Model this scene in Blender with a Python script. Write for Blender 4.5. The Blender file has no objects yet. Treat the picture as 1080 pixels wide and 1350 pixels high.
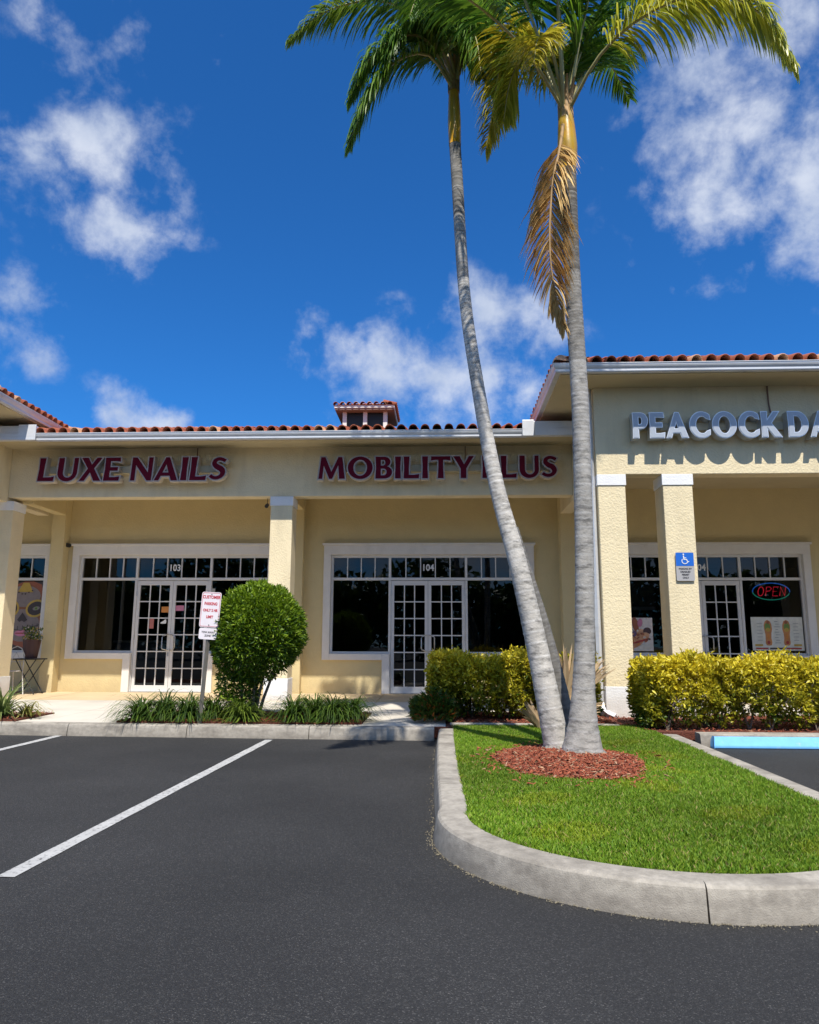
import bpy, math, random
import numpy as np
from mathutils import Vector, Matrix
random.seed(7); rng = np.random.default_rng(11)
S = bpy.context.scene; C = S.collection

# ------------------------------------------------------------------ camera
P = math.radians(10.06); YW = math.radians(2.5); RO = math.radians(0.2)
fw = Vector((-math.sin(YW)*math.cos(P), math.cos(YW)*math.cos(P), math.sin(P)))
rt = Vector((math.cos(YW), math.sin(YW), 0)); up = rt.cross(fw)
r2 = rt*math.cos(RO)+up*math.sin(RO); u2 = -rt*math.sin(RO)+up*math.cos(RO)
cam = bpy.data.objects.new('camera', bpy.data.cameras.new('camera')); C.objects.link(cam)
M3 = Matrix((r2, u2, -fw)).transposed().to_4x4(); M3.translation = (0, 0, 1.2)
cam.matrix_world = M3
cam.data.sensor_fit = 'HORIZONTAL'; cam.data.sensor_width = 36; cam.data.lens = 36*975/1080
cam.data.clip_end = 2000
S.camera = cam
S.view_settings.view_transform = 'Standard'; S.view_settings.look = 'None'
S.view_settings.gamma = 1; S.view_settings.use_curve_mapping = False
S.view_settings.exposure = 0.3

# ------------------------------------------------------------------ sun
SUN = Vector((-0.2, 1, -1.62)).normalized()
sd = bpy.data.lights.new('sun', 'SUN'); sd.energy = 4.9; sd.angle = math.radians(0.5); sd.color = (1, .945, .85)
so = bpy.data.objects.new('sun', sd); C.objects.link(so)
so.rotation_euler = SUN.to_track_quat('-Z', 'Y').to_euler(); so.location = (0, -5, 30)

# ------------------------------------------------------------------ sky
W = bpy.data.worlds.new('World'); S.world = W; W.use_nodes = True
nt = W.node_tree; N = nt.nodes; Lk = nt.links
for n in list(N): N.remove(n)
def nd(tree, t, **k):
    n = tree.nodes.new(t)
    for a, b in k.items():
        if a.startswith('i_'): n.inputs[int(a[2:])].default_value = b
        else: setattr(n, a, b)
    return n
out = nd(nt, 'ShaderNodeOutputWorld'); bg = nd(nt, 'ShaderNodeBackground')
bg.inputs[1].default_value = 0.135
sky = nd(nt, 'ShaderNodeTexSky', sky_type='NISHITA', sun_disc=False)
sky.sun_elevation = math.asin(-SUN.z); sky.sun_rotation = math.atan2(-SUN.x, -SUN.y)
sky.air_density = 1.0; sky.dust_density = 0.5; sky.ozone_density = 3.0
tint = nd(nt, 'ShaderNodeMix', data_type='RGBA', blend_type='MULTIPLY')
tint.inputs[0].default_value = 1; tint.inputs[7].default_value = (.14, .52, .94, 1)
Lk.new(sky.outputs[0], tint.inputs[6])
tc = nd(nt, 'ShaderNodeTexCoord')
def vm(op, a, b=None):
    n = nd(nt, 'ShaderNodeVectorMath', operation=op)
    for i, v in enumerate((a, b)):
        if v is None: continue
        if hasattr(v, 'type'): Lk.new(v, n.inputs[i])
        else: n.inputs[i].default_value = v
    return n
def mt(op, a, b=0.0, c=None, clamp=False):
    n = nd(nt, 'ShaderNodeMath', operation=op); n.use_clamp = clamp
    for i, v in enumerate((a, b, c)):
        if v is None: continue
        if hasattr(v, 'type'): Lk.new(v, n.inputs[i])
        else: n.inputs[i].default_value = v
    return n.outputs[0]
nz = nd(nt, 'ShaderNodeTexNoise'); nz.inputs['Scale'].default_value = 14; nz.inputs['Detail'].default_value = 5
Lk.new(tc.outputs['Generated'], nz.inputs['Vector'])
off = vm('SCALE', vm('SUBTRACT', nz.outputs['Color'], (.5, .5, .5)).outputs[0]); off.inputs[3].default_value = .07
dv = vm('ADD', tc.outputs['Generated'], off.outputs[0]).outputs[0]
CL = [(-0.395, 0.738, 0.547, 0.082, 1.00), (-0.384, 0.782, 0.490, 0.062, 1.00), (-0.438, 0.721, 0.537, 0.072, 0.75), (-0.385, 0.709, 0.591, 0.041, 0.80), (-0.339, 0.761, 0.553, 0.041, 0.60), (-0.454, 0.692, 0.561, 0.051, 0.60), (-0.499, 0.788, 0.361, 0.053, 1.00), (-0.481, 0.811, 0.333, 0.033, 0.90), (-0.387, 0.878, 0.280, 0.039, 0.95), (-0.354, 0.893, 0.277, 0.023, 0.80), (-0.415, 0.866, 0.280, 0.021, 0.80), (-0.164, 0.903, 0.397, 0.035, 0.90), (-0.131, 0.919, 0.372, 0.046, 1.00), (-0.072, 0.934, 0.350, 0.062, 1.10), (-0.006, 0.938, 0.346, 0.064, 1.10), (0.058, 0.903, 0.425, 0.051, 1.00), (0.107, 0.906, 0.410, 0.051, 1.00), (0.029, 0.900, 0.435, 0.031, 0.70), (0.119, 0.937, 0.328, 0.043, 1.00), (0.059, 0.944, 0.326, 0.051, 1.00), (0.218, 0.769, 0.601, 0.036, 0.65), (0.260, 0.768, 0.585, 0.067, 0.80), (0.305, 0.747, 0.591, 0.087, 1.00), (0.344, 0.773, 0.533, 0.092, 1.05), (0.397, 0.765, 0.507, 0.082, 1.00), (0.312, 0.812, 0.492, 0.051, 0.95), (0.394, 0.731, 0.557, 0.062, 0.80), (0.379, 0.680, 0.627, 0.062, 0.90), (-0.407, 0.645, 0.646, 0.072, 0.50), (-0.342, 0.680, 0.649, 0.062, 0.42), (-0.247, 0.705, 0.664, 0.031, 0.50), (-0.251, 0.721, 0.645, 0.026, 0.42), (0.361, 0.825, 0.435, 0.026, 0.50), (0.282, 0.854, 0.438, 0.023, 0.40)]
fld = None
for x, y, z, r, am in CL:
    d = vm('DISTANCE', dv, (x, y, z)).outputs['Value']
    f = mt('SUBTRACT', am, mt('DIVIDE', d, r*1.45))
    fld = f if fld is None else mt('MAXIMUM', fld, f)
# unseen sky behind the camera: cloud cover thickened to whiten the fill light
n0 = nd(nt, 'ShaderNodeTexNoise'); n0.inputs['Scale'].default_value = 3.1; n0.inputs['Detail'].default_value = 2
Lk.new(tc.outputs['Generated'], n0.inputs['Vector'])
sp = nd(nt, 'ShaderNodeSeparateXYZ'); Lk.new(tc.outputs['Generated'], sp.inputs[0])
back = mt('MULTIPLY_ADD', sp.outputs[1], -4.0, 1.2, clamp=True)
gen = mt('SUBTRACT', mt('MULTIPLY', mt('SUBTRACT', n0.outputs[0], .39), 5.0), mt('MULTIPLY', mt('SUBTRACT', 1.0, back), 3.0))
fld = mt('MAXIMUM', fld, gen)
n1 = nd(nt, 'ShaderNodeTexNoise'); n1.inputs['Scale'].default_value = 15; n1.inputs['Detail'].default_value = 10; n1.inputs['Roughness'].default_value = .60
n1.inputs['Distortion'].default_value = .1
Lk.new(tc.outputs['Generated'], n1.inputs['Vector'])
den = mt('ADD', mt('MULTIPLY', fld, .85), mt('MULTIPLY', mt('SUBTRACT', n1.outputs[0], .5), 2.6))
mr = nd(nt, 'ShaderNodeMapRange', interpolation_type='SMOOTHSTEP'); mr.inputs[1].default_value = .08; mr.inputs[2].default_value = 1.2
Lk.new(den, mr.inputs[0])
gate = nd(nt, 'ShaderNodeMapRange', interpolation_type='SMOOTHSTEP'); gate.inputs[1].default_value = -.55; gate.inputs[2].default_value = .25
Lk.new(fld, gate.inputs[0])
cd = mt('MULTIPLY', mt('MULTIPLY', mr.outputs[0], gate.outputs[0]), .84)
n2 = nd(nt, 'ShaderNodeTexNoise'); n2.inputs['Scale'].default_value = 9; n2.inputs['Detail'].default_value = 5
Lk.new(tc.outputs['Generated'], n2.inputs['Vector'])
cr = nd(nt, 'ShaderNodeValToRGB')
cr.color_ramp.elements[0].position = .38; cr.color_ramp.elements[0].color = (3.4, 3.9, 4.9, 1)
cr.color_ramp.elements[1].position = .62; cr.color_ramp.elements[1].color = (5.0, 5.3, 5.9, 1)
Lk.new(n2.outputs[0], cr.inputs[0])
cm = nd(nt, 'ShaderNodeMix', data_type='RGBA')
Lk.new(cd, cm.inputs[0]); Lk.new(tint.outputs[2], cm.inputs[6]); Lk.new(cr.outputs[0], cm.inputs[7])
Lk.new(cm.outputs[2], bg.inputs[0]); Lk.new(bg.outputs[0], out.inputs[0])

# ------------------------------------------------------------------ materials
def mat(name, col, rough=.8, metal=0, var=.0, vscale=6, bump=0, bscale=60, bdist=.01, col2=None, detail=5, spec=.5, grime=None, coat=0, attr=False, transl=0):
    m = bpy.data.materials.new(name); m.use_nodes = True; t = m.node_tree; n = t.nodes; l = t.links
    b = n['Principled BSDF']; o = n['Material Output']
    b.inputs['Roughness'].default_value = rough; b.inputs['Metallic'].default_value = metal
    b.inputs['Specular IOR Level'].default_value = spec
    b.inputs['Coat Weight'].default_value = coat
    tcn = nd(t, 'ShaderNodeTexCoord')
    cur = None
    c4 = (*col, 1)
    if attr:
        a = nd(t, 'ShaderNodeAttribute', attribute_name='Col'); cur = a.outputs[0]
    if var > 0 or col2:
        nz_ = nd(t, 'ShaderNodeTexNoise'); nz_.inputs['Scale'].default_value = vscale; nz_.inputs['Detail'].default_value = detail
        nz_.inputs['Roughness'].default_value = .6
        l.new(tcn.outputs['Object'], nz_.inputs['Vector'])
        mp = nd(t, 'ShaderNodeMapRange'); mp.inputs[1].default_value = .3; mp.inputs[2].default_value = .7
        l.new(nz_.outputs[0], mp.inputs[0])
        if col2 is None:
            lo = tuple(c*(1-var) for c in col)+(1,); hi = tuple(min(1, c*(1+var)) for c in col)+(1,)
        else: lo = c4; hi = (*col2, 1)
        mx = nd(t, 'ShaderNodeMix', data_type='RGBA'); l.new(mp.outputs[0], mx.inputs[0])
        mx.inputs[6].default_value = lo; mx.inputs[7].default_value = hi
        if attr:
            mm = nd(t, 'ShaderNodeMix', data_type='RGBA', blend_type='MULTIPLY'); mm.inputs[0].default_value = 1
            l.new(cur, mm.inputs[6]); l.new(mx.outputs[2], mm.inputs[7]); cur = mm.outputs[2]
        else: cur = mx.outputs[2]
    if grime:
        gcol, gscale, glo, ghi, gamt = grime
        gn = nd(t, 'ShaderNodeTexNoise'); gn.inputs['Scale'].default_value = 1; gn.inputs['Detail'].default_value = 7; gn.inputs['Roughness'].default_value = .65
        mpn = nd(t, 'ShaderNodeMapping'); mpn.inputs['Scale'].default_value = gscale
        l.new(tcn.outputs['Object'], mpn.inputs[0]); l.new(mpn.outputs[0], gn.inputs['Vector'])
        gm = nd(t, 'ShaderNodeMapRange'); gm.inputs[1].default_value = glo; gm.inputs[2].default_value = ghi; gm.inputs[4].default_value = gamt
        l.new(gn.outputs[0], gm.inputs[0])
        gx = nd(t, 'ShaderNodeMix', data_type='RGBA'); l.new(gm.outputs[0], gx.inputs[0])
        if cur is None: gx.inputs[6].default_value = c4
        else: l.new(cur, gx.inputs[6])
        gx.inputs[7].default_value = (*gcol, 1); cur = gx.outputs[2]
    if cur is None: b.inputs['Base Color'].default_value = c4
    else: l.new(cur, b.inputs['Base Color'])
    if bump > 0:
        bn = nd(t, 'ShaderNodeTexNoise'); bn.inputs['Scale'].default_value = bscale; bn.inputs['Detail'].default_value = 4
        l.new(tcn.outputs['Object'], bn.inputs['Vector'])
        bp = nd(t, 'ShaderNodeBump'); bp.inputs['Strength'].default_value = bump; bp.inputs['Distance'].default_value = bdist
        l.new(bn.outputs[0], bp.inputs['Height']); l.new(bp.outputs[0], b.inputs['Normal'])
    if transl > 0:
        tr = nd(t, 'ShaderNodeBsdfTranslucent'); ms = nd(t, 'ShaderNodeMixShader'); ms.inputs[0].default_value = transl
        if cur is None: tr.inputs[0].default_value = c4
        else: l.new(cur, tr.inputs[0])
        l.new(b.outputs[0], ms.inputs[1]); l.new(tr.outputs[0], ms.inputs[2]); l.new(ms.outputs[0], o.inputs[0])
    return m
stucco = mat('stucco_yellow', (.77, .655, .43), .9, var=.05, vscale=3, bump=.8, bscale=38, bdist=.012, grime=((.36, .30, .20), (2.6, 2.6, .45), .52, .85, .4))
stucco_shaded = mat('stucco_yellow_shaded', (.66, .54, .29), .9, var=.04, vscale=3, bump=.6, bscale=38, bdist=.01, grime=((.4, .33, .2), (.8, .8, .8), .55, .9, .3))  # darker copy of the yellow stucco, walkway shade put into its colour
soffit_m = mat('soffit_paint', (.56, .47, .29), .85, var=.05, vscale=2, bump=.15, bscale=30)
trim = mat('white_trim', (.74, .71, .66), .6, var=.04, vscale=5, bump=.12, bscale=30, grime=((.42, .38, .32), (3, 3, 1.5), .55, .85, .4))
whitep = mat('white_paint_stucco', (.80, .80, .80), .8, var=.03, bump=.5, bscale=38, bdist=.01, grime=((.5, .48, .44), (4, 4, 2), .58, .85, .4))
alu = mat('white_aluminium', (.70, .71, .73), .35, metal=.15, var=.04, vscale=9, grime=((.32, .30, .28), (1.5, 1.5, 14), .52, .8, .5))
frame_m = mat('frame_aluminium', (.66, .65, .63), .42, var=.03, vscale=8)
terra = mat('terracotta', (.33, .088, .04), .85, var=.3, vscale=9, bump=.5, bscale=60, bdist=.006, grime=((.10, .06, .045), (7, 7, 7), .5, .75, .75))
terra2 = mat('terracotta_pale', (.56, .30, .17), .85, var=.25, vscale=12, bump=.5, bscale=60, bdist=.006, grime=((.2, .13, .09), (6, 6, 6), .5, .8, .6))
roofunder = mat('roof_felt', (.05, .035, .03), .95, var=.2)
brown = mat('brown_fascia_paint', (.22, .13, .10), .7, var=.1)
conc = mat('concrete_kerb', (.37, .335, .28), .92, var=.20, vscale=22, detail=9, bump=.8, bscale=150, bdist=.004, grime=((.11, .095, .078), (3.2, 3.2, 9), .44, .72, .75))
walk_m = mat('concrete_walk', (.60, .55, .47), .9, var=.07, vscale=1.6, bump=.4, bscale=120, bdist=.003, grime=((.34, .30, .25), (1.1, 1.1, 1), .52, .8, .45))
walk_tan = mat('tan_walk_coating', (.60, .46, .28), .85, var=.08, vscale=1.6, bump=.3, bscale=90, bdist=.003, grime=((.40, .31, .2), (1.5, 1.5, 1), .52, .8, .5))
linep = mat('road_paint', (.44, .435, .42), .85, var=.12, vscale=5, bump=.6, bscale=160, bdist=.005, grime=((.06, .06, .06), (34, 34, 34), .53, .66, .85))
bluep = mat('wheelstop_paint', (.16, .46, .80), .7, var=.08, vscale=9, bump=.4, bscale=80, bdist=.004, grime=((.45, .47, .47), (12, 12, 12), .62, .74, .7))
mulch_base = mat('mulch_bed', (.13, .035, .018), .95, var=.35, vscale=40, bump=1, bscale=70, bdist=.02)
chip = mat('mulch_chip', (1, 1, 1), .9, attr=True)
soil = mat('turf_soil', (.05, .065, .016), .95, var=.3, vscale=20, bump=.6, bscale=60, bdist=.01)
leafm = mat('leaf', (1, 1, 1), .42, attr=True, transl=.32, spec=.45)
grassm = mat('grass_blade', (1, 1, 1), .55, attr=True, transl=.35, spec=.3)
frondm = mat('frond_leaflet', (1, 1, 1), .38, attr=True, transl=.42, spec=.5)
dryfr = mat('dry_leaflet', (1, 1, 1), .7, attr=True, transl=.25, spec=.2)
petiole = mat('petiole', (.34, .30, .12), .5, var=.2, vscale=8)
petdry = mat('petiole_dry', (.40, .25, .11), .7, var=.2, vscale=8)
bark = mat('palm_bark', (1, 1, 1), .9, attr=True, var=.22, vscale=14, bump=.9, bscale=55, bdist=.006, grime=((.085, .08, .072), (7, 7, 20), .50, .66, .72))
for n_ in bark.node_tree.nodes:
    if n_.type == 'MIX' and n_.blend_type == 'MIX' and not n_.inputs[6].is_linked:
        n_.inputs[6].default_value = (.72, .72, .72, 1); n_.inputs[7].default_value = (1, 1, 1, 1)
shaft = mat('crownshaft', (.60, .30, .02), .3, col2=(.42, .30, .04), vscale=3.5, bump=.2, bscale=9, spec=.6, grime=((.16, .10, .05), (16, 16, 3), .55, .8, .7))
wood = mat('shrub_bark', (.20, .16, .12), .9, var=.25, vscale=20, bump=.6, bscale=60)
maroon = mat('maroon_acrylic', (.12, .004, .018), .75, var=.05, vscale=4, spec=.15)
letwhite = mat('letter_trim', (.46, .40, .37), .45, var=.04)
letret = mat('letter_return', (.52, .46, .38), .55, var=.08, vscale=10)
raceway = mat('raceway_paint', (.50, .44, .30), .7, var=.04)
silver = mat('silver_face', (.40, .44, .50), .45, metal=.2, var=.04)
silvtrim = mat('silver_trim', (.78, .80, .82), .3, metal=.5)
silvret = mat('silver_return', (.60, .61, .63), .3, metal=.7)
steel = mat('galvanised_post', (.22, .20, .17), .6, metal=.5, var=.15, vscale=14)
handle_m = mat('brushed_handle', (.55, .54, .52), .3, metal=.8)
signwhite = mat('sign_white', (.80, .74, .76), .45, var=.03)
signgrey = mat('sign_grey', (.40, .39, .39), .45)
signblue = mat('sign_blue', (.012, .13, .56), .4)
red_ink = mat('red_ink', (.52, .03, .05), .5)
black_ink = mat('black_ink', (.03, .03, .035), .5)
white_ink = mat('white_ink', (.78, .78, .76), .5)
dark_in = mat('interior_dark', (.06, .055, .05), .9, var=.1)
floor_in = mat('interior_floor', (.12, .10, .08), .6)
blackmetal = mat('black_metal', (.012, .012, .012), .5)
whitemetal = mat('white_metal', (.55, .52, .48), .5)
potm = mat('plum_pot', (.06, .025, .025), .6, var=.1)
def inkm(n, c): return mat(n, c, .5, var=.12, vscale=9)
def asphalt_mat():
    m = bpy.data.materials.new('asphalt'); m.use_nodes = True; t = m.node_tree; l = t.links; b = t.nodes['Principled BSDF']
    tcn = nd(t, 'ShaderNodeTexCoord')
    v = nd(t, 'ShaderNodeTexVoronoi'); v.inputs['Scale'].default_value = 210; l.new(tcn.outputs['Object'], v.inputs['Vector'])
    big = nd(t, 'ShaderNodeTexNoise'); big.inputs['Scale'].default_value = .55; big.inputs['Detail'].default_value = 5; l.new(tcn.outputs['Object'], big.inputs['Vector'])
    fine = nd(t, 'ShaderNodeTexNoise'); fine.inputs['Scale'].default_value = 95; fine.inputs['Detail'].default_value = 3; l.new(tcn.outputs['Object'], fine.inputs['Vector'])
    r = nd(t, 'ShaderNodeValToRGB'); e = r.color_ramp.elements
    e[0].position = .0; e[0].color = (.0145, .014, .014, 1); e[1].position = 1; e[1].color = (.11, .105, .10, 1)
    k = r.color_ramp.elements.new(.74); k.color = (.028, .0275, .0275, 1); k = r.color_ramp.elements.new(.93); k.color = (.052, .052, .05, 1)
    sep = nd(t, 'ShaderNodeSeparateColor'); l.new(v.outputs['Color'], sep.inputs[0]); l.new(sep.outputs[0], r.inputs[0])
    mp = nd(t, 'ShaderNodeMapRange'); mp.inputs[1].default_value = .3; mp.inputs[2].default_value = .7; mp.inputs[3].default_value = .60; mp.inputs[4].default_value = 1.25
    l.new(big.outputs[0], mp.inputs[0])
    mx = nd(t, 'ShaderNodeVectorMath', operation='SCALE'); l.new(r.outputs[0], mx.inputs[0]); l.new(mp.outputs[0], mx.inputs[3])
    l.new(mx.outputs[0], b.inputs['Base Color']); b.inputs['Roughness'].default_value = .82
    ad = nd(t, 'ShaderNodeMath', operation='MULTIPLY_ADD'); l.new(v.outputs['Distance'], ad.inputs[0]); ad.inputs[1].default_value = -1; l.new(fine.outputs[0], ad.inputs[2])
    bp = nd(t, 'ShaderNodeBump'); bp.inputs['Strength'].default_value = .9; bp.inputs['Distance'].default_value = .006
    l.new(ad.outputs[0], bp.inputs['Height']); l.new(bp.outputs[0], b.inputs['Normal'])
    return m
asph = asphalt_mat()
def low_darken(m, z0, z1, c, amt):  # blends the base colour darker towards the bottom, broken up by noise
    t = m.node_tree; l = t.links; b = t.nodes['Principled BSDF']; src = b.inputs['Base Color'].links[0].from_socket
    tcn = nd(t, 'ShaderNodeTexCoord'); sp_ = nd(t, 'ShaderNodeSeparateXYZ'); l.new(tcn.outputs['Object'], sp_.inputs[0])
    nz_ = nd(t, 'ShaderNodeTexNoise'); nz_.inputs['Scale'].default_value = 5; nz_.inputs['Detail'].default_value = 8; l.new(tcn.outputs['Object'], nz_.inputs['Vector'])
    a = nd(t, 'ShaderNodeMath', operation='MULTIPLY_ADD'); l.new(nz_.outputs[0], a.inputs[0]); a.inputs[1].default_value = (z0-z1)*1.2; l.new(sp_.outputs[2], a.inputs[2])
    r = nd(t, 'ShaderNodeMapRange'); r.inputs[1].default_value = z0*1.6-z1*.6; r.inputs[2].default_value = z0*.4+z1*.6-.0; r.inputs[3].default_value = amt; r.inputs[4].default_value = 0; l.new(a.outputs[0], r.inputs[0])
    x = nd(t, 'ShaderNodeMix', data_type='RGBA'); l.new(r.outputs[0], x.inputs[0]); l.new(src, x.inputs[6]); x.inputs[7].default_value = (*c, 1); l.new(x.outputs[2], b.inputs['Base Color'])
low_darken(conc, .0, .13, (.14, .12, .095), .45)
low_darken(whitep, .1, .45, (.40, .33, .24), .5)
low_darken(stucco_shaded, .15, .55, (.36, .27, .16), .45)
def glass_mat():
    m = bpy.data.materials.new('tinted_glass'); m.use_nodes = True; t = m.node_tree; l = t.links
    for n in list(t.nodes):
        if n.type != 'OUTPUT_MATERIAL': t.nodes.remove(n)
    o = [n for n in t.nodes][0]
    tr = nd(t, 'ShaderNodeBsdfTransparent'); tr.inputs[0].default_value = (.30, .32, .31, 1)
    gl = nd(t, 'ShaderNodeBsdfGlossy'); gl.inputs['Roughness'].default_value = .0; gl.inputs[0].default_value = (.9, .95, 1, 1)
    fr = nd(t, 'ShaderNodeFresnel'); fr.inputs[0].default_value = 1.5
    tcn = nd(t, 'ShaderNodeTexCoord'); nz_ = nd(t, 'ShaderNodeTexNoise'); nz_.inputs['Scale'].default_value = 1.3
    l.new(tcn.outputs['Object'], nz_.inputs['Vector'])
    bp = nd(t, 'ShaderNodeBump'); bp.inputs['Strength'].default_value = .12; bp.inputs['Distance'].default_value = .01
    l.new(nz_.outputs[0], bp.inputs['Height']); l.new(bp.outputs[0], gl.inputs['Normal'])
    ms = nd(t, 'ShaderNodeMixShader'); l.new(fr.outputs[0], ms.inputs[0]); l.new(tr.outputs[0], ms.inputs[1]); l.new(gl.outputs[0], ms.inputs[2])
    l.new(ms.outputs[0], o.inputs[0]); return m
glass = glass_mat()
def emis(name, col, s):
    m = bpy.data.materials.new(name); m.use_nodes = True; b = m.node_tree.nodes['Principled BSDF']
    b.inputs['Base Color'].default_value = (*col, 1); b.inputs['Emission Color'].default_value = (*col, 1); b.inputs['Emission Strength'].default_value = s
    return m

# ------------------------------------------------------------------ helpers
def link(o, parent=None):
    C.objects.link(o)
    if parent: o.parent = parent
    return o
def mobj(name, v, f, m, parent=None, smooth=False, mi=None):
    me = bpy.data.meshes.new(name); me.from_pydata([tuple(map(float, p)) for p in v], [], [tuple(map(int, q)) for q in f])
    ms = m if isinstance(m, (list, tuple)) else [m]
    for k in ms: me.materials.append(k)
    if mi is not None: me.polygons.foreach_set('material_index', mi)
    if smooth: me.polygons.foreach_set('use_smooth', [True]*len(me.polygons))
    me.update()
    return link(bpy.data.objects.new(name, me), parent)
def npmesh(name, v, tris, m, parent=None, col=None, smooth=False):
    me = bpy.data.meshes.new(name); v = np.asarray(v, np.float32); tris = np.asarray(tris, np.int32)
    k = tris.shape[1]
    me.vertices.add(len(v)); me.vertices.foreach_set('co', v.ravel())
    me.loops.add(tris.size); me.loops.foreach_set('vertex_index', tris.ravel())
    me.polygons.add(len(tris)); me.polygons.foreach_set('loop_start', np.arange(0, tris.size, k, dtype=np.int32))
    if smooth: me.polygons.foreach_set('use_smooth', np.ones(len(tris), bool))
    me.update(calc_edges=True)
    if col is not None:
        a = me.color_attributes.new('Col', 'FLOAT_COLOR', 'POINT')
        c = np.ones((len(v), 4), np.float32); c[:, :3] = col; a.data.foreach_set('color', c.ravel())
    for q in (m if isinstance(m, (list, tuple)) else [m]): me.materials.append(q)
    return link(bpy.data.objects.new(name, me), parent)
class MB:
    def __init__(s): s.v = []; s.f = []; s.mi = []
    def box(s, x0, x1, y0, y1, z0, z1, mi=0):
        b = len(s.v); s.v += [(x, y, z) for z in (z0, z1) for y in (y0, y1) for x in (x0, x1)]
        s.f += [tuple(b+i for i in q) for q in ((0, 2, 3, 1), (4, 5, 7, 6), (0, 1, 5, 4), (1, 3, 7, 5), (3, 2, 6, 7), (2, 0, 4, 6))]; s.mi += [mi]*6; return s
    def tube(s, pts, r, n=8, mi=0, cap=True):
        pts = [Vector(p) for p in pts]; rs = r if isinstance(r, (list, tuple)) else [r]*len(pts)
        b = len(s.v)
        for i, p in enumerate(pts):
            t = (pts[min(i+1, len(pts)-1)]-pts[max(i-1, 0)]).normalized()
            a = Vector((0, 0, 1)) if abs(t.z) < .9 else Vector((1, 0, 0))
            e1 = t.cross(a).normalized(); e2 = t.cross(e1)
            for k in range(n):
                q = p+(e1*math.cos(2*math.pi*k/n)+e2*math.sin(2*math.pi*k/n))*rs[i]; s.v.append(tuple(q))
        for i in range(len(pts)-1):
            for k in range(n):
                k2 = (k+1) % n; s.f.append((b+i*n+k, b+i*n+k2, b+(i+1)*n+k2, b+(i+1)*n+k)); s.mi.append(mi)
        if cap:
            s.f.append(tuple(b+k for k in range(n))); s.f.append(tuple(b+(len(pts)-1)*n+k for k in reversed(range(n)))); s.mi += [mi, mi]
        return s
    def build(s, name, m, parent=None, bevel=0, smooth=False):
        o = mobj(name, s.v, s.f, m, parent, smooth, s.mi)
        if bevel:
            md = o.modifiers.new('bevel', 'BEVEL'); md.width = bevel; md.segments = 2; md.limit_method = 'ANGLE'; md.angle_limit = .6
        return o
def box(name, x0, x1, y0, y1, z0, z1, m, parent=None, bevel=0):
    return MB().box(x0, x1, y0, y1, z0, z1).build(name, m, parent, bevel)
def empty(name, loc=(0, 0, 0)):
    o = bpy.data.objects.new(name, None); o.location = loc; o.empty_display_size = .2; C.objects.link(o); return o
def tag(o, label, cat, group=None):
    o['label'] = label; o['category'] = cat
    if group: o['group'] = group
    return o
def struct(o): o['kind'] = 'structure'; return o
def sweep(name, path, prof, m, parent=None, closed_prof=True, smooth=False):
    P2 = [Vector(p) for p in path]; n = len(P2); v = []; f = []; k = len(prof)
    for i, p in enumerate(P2):
        d1 = (P2[i]-P2[i-1]).normalized() if i > 0 else (P2[1]-P2[0]).normalized()
        d2 = (P2[i+1]-P2[i]).normalized() if i < n-1 else d1
        n1 = Vector((-d1.y, d1.x)); n2 = Vector((-d2.y, d2.x)); nn = (n1+n2).normalized(); nn = nn/max(.3, nn.dot(n1))
        for (o_, z) in prof: v.append((p.x+nn.x*o_, p.y+nn.y*o_, z))
    for i in range(n-1):
        for j in range(k if closed_prof else k-1):
            j2 = (j+1) % k; f.append((i*k+j, (i+1)*k+j, (i+1)*k+j2, i*k+j2))
    f.append(tuple(range(k))); f.append(tuple((n-1)*k+j for j in reversed(range(k))))
    return mobj(name, v, f, m, parent, smooth)
def text_mesh(txt, size, m, name='lettering', parent=None, loc=(0, 0, 0), extrude=.001, bold=0.0, align='CENTER', shear=0, space=1.0, xs=1.0, thing=False, rot=(math.pi/2, 0, 0)):
    cu = bpy.data.curves.new('t', 'FONT'); cu.body = txt; cu.size = size; cu.extrude = extrude; cu.offset = bold; cu.align_x = align; cu.align_y = 'CENTER'
    cu.shear = shear; cu.space_character = space; cu.resolution_u = 3; cu.space_line = .95
    t = bpy.data.objects.new('t', cu); C.objects.link(t)
    dg = bpy.context.evaluated_depsgraph_get(); me = bpy.data.meshes.new_from_object(t.evaluated_get(dg)); me.name = name
    bpy.data.objects.remove(t)
    me.materials.clear(); me.materials.append(m)
    o = bpy.data.objects.new(name, me); o.location = loc; o.rotation_euler = rot; o.scale = (xs, 1, 1); link(o, parent); return o
def flat_shape(contours, extrude, m, name, parent, loc, scale=1, offset=0.0, bevel=0.0):
    cu = bpy.data.curves.new('c', 'CURVE'); cu.dimensions = '2D'; cu.fill_mode = 'BOTH'; cu.extrude = extrude; cu.offset = offset
    cu.bevel_depth = bevel; cu.bevel_resolution = 1
    for c in contours:
        sp_ = cu.splines.new('POLY'); sp_.points.add(len(c)-1)
        for i, (x, y) in enumerate(c): sp_.points[i].co = (x*scale, y*scale, 0, 1)
        sp_.use_cyclic_u = True
    t = bpy.data.objects.new('c', cu); C.objects.link(t)
    dg = bpy.context.evaluated_depsgraph_get(); me = bpy.data.meshes.new_from_object(t.evaluated_get(dg)); me.name = name
    bpy.data.objects.remove(t)
    me.materials.clear(); me.materials.append(m)
    o = bpy.data.objects.new(name, me); o.location = loc; o.rotation_euler = (math.pi/2, 0, 0); link(o, parent); return o
def catmull(pts, n):
    c = catmull0(pts, max(n*4, 200)); d = np.r_[0, np.cumsum(np.linalg.norm(np.diff(c, axis=0), axis=1))]; s_ = np.linspace(0, d[-1], n+1)
    return np.stack([np.interp(s_, d, c[:, k]) for k in range(3)], 1)
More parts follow.
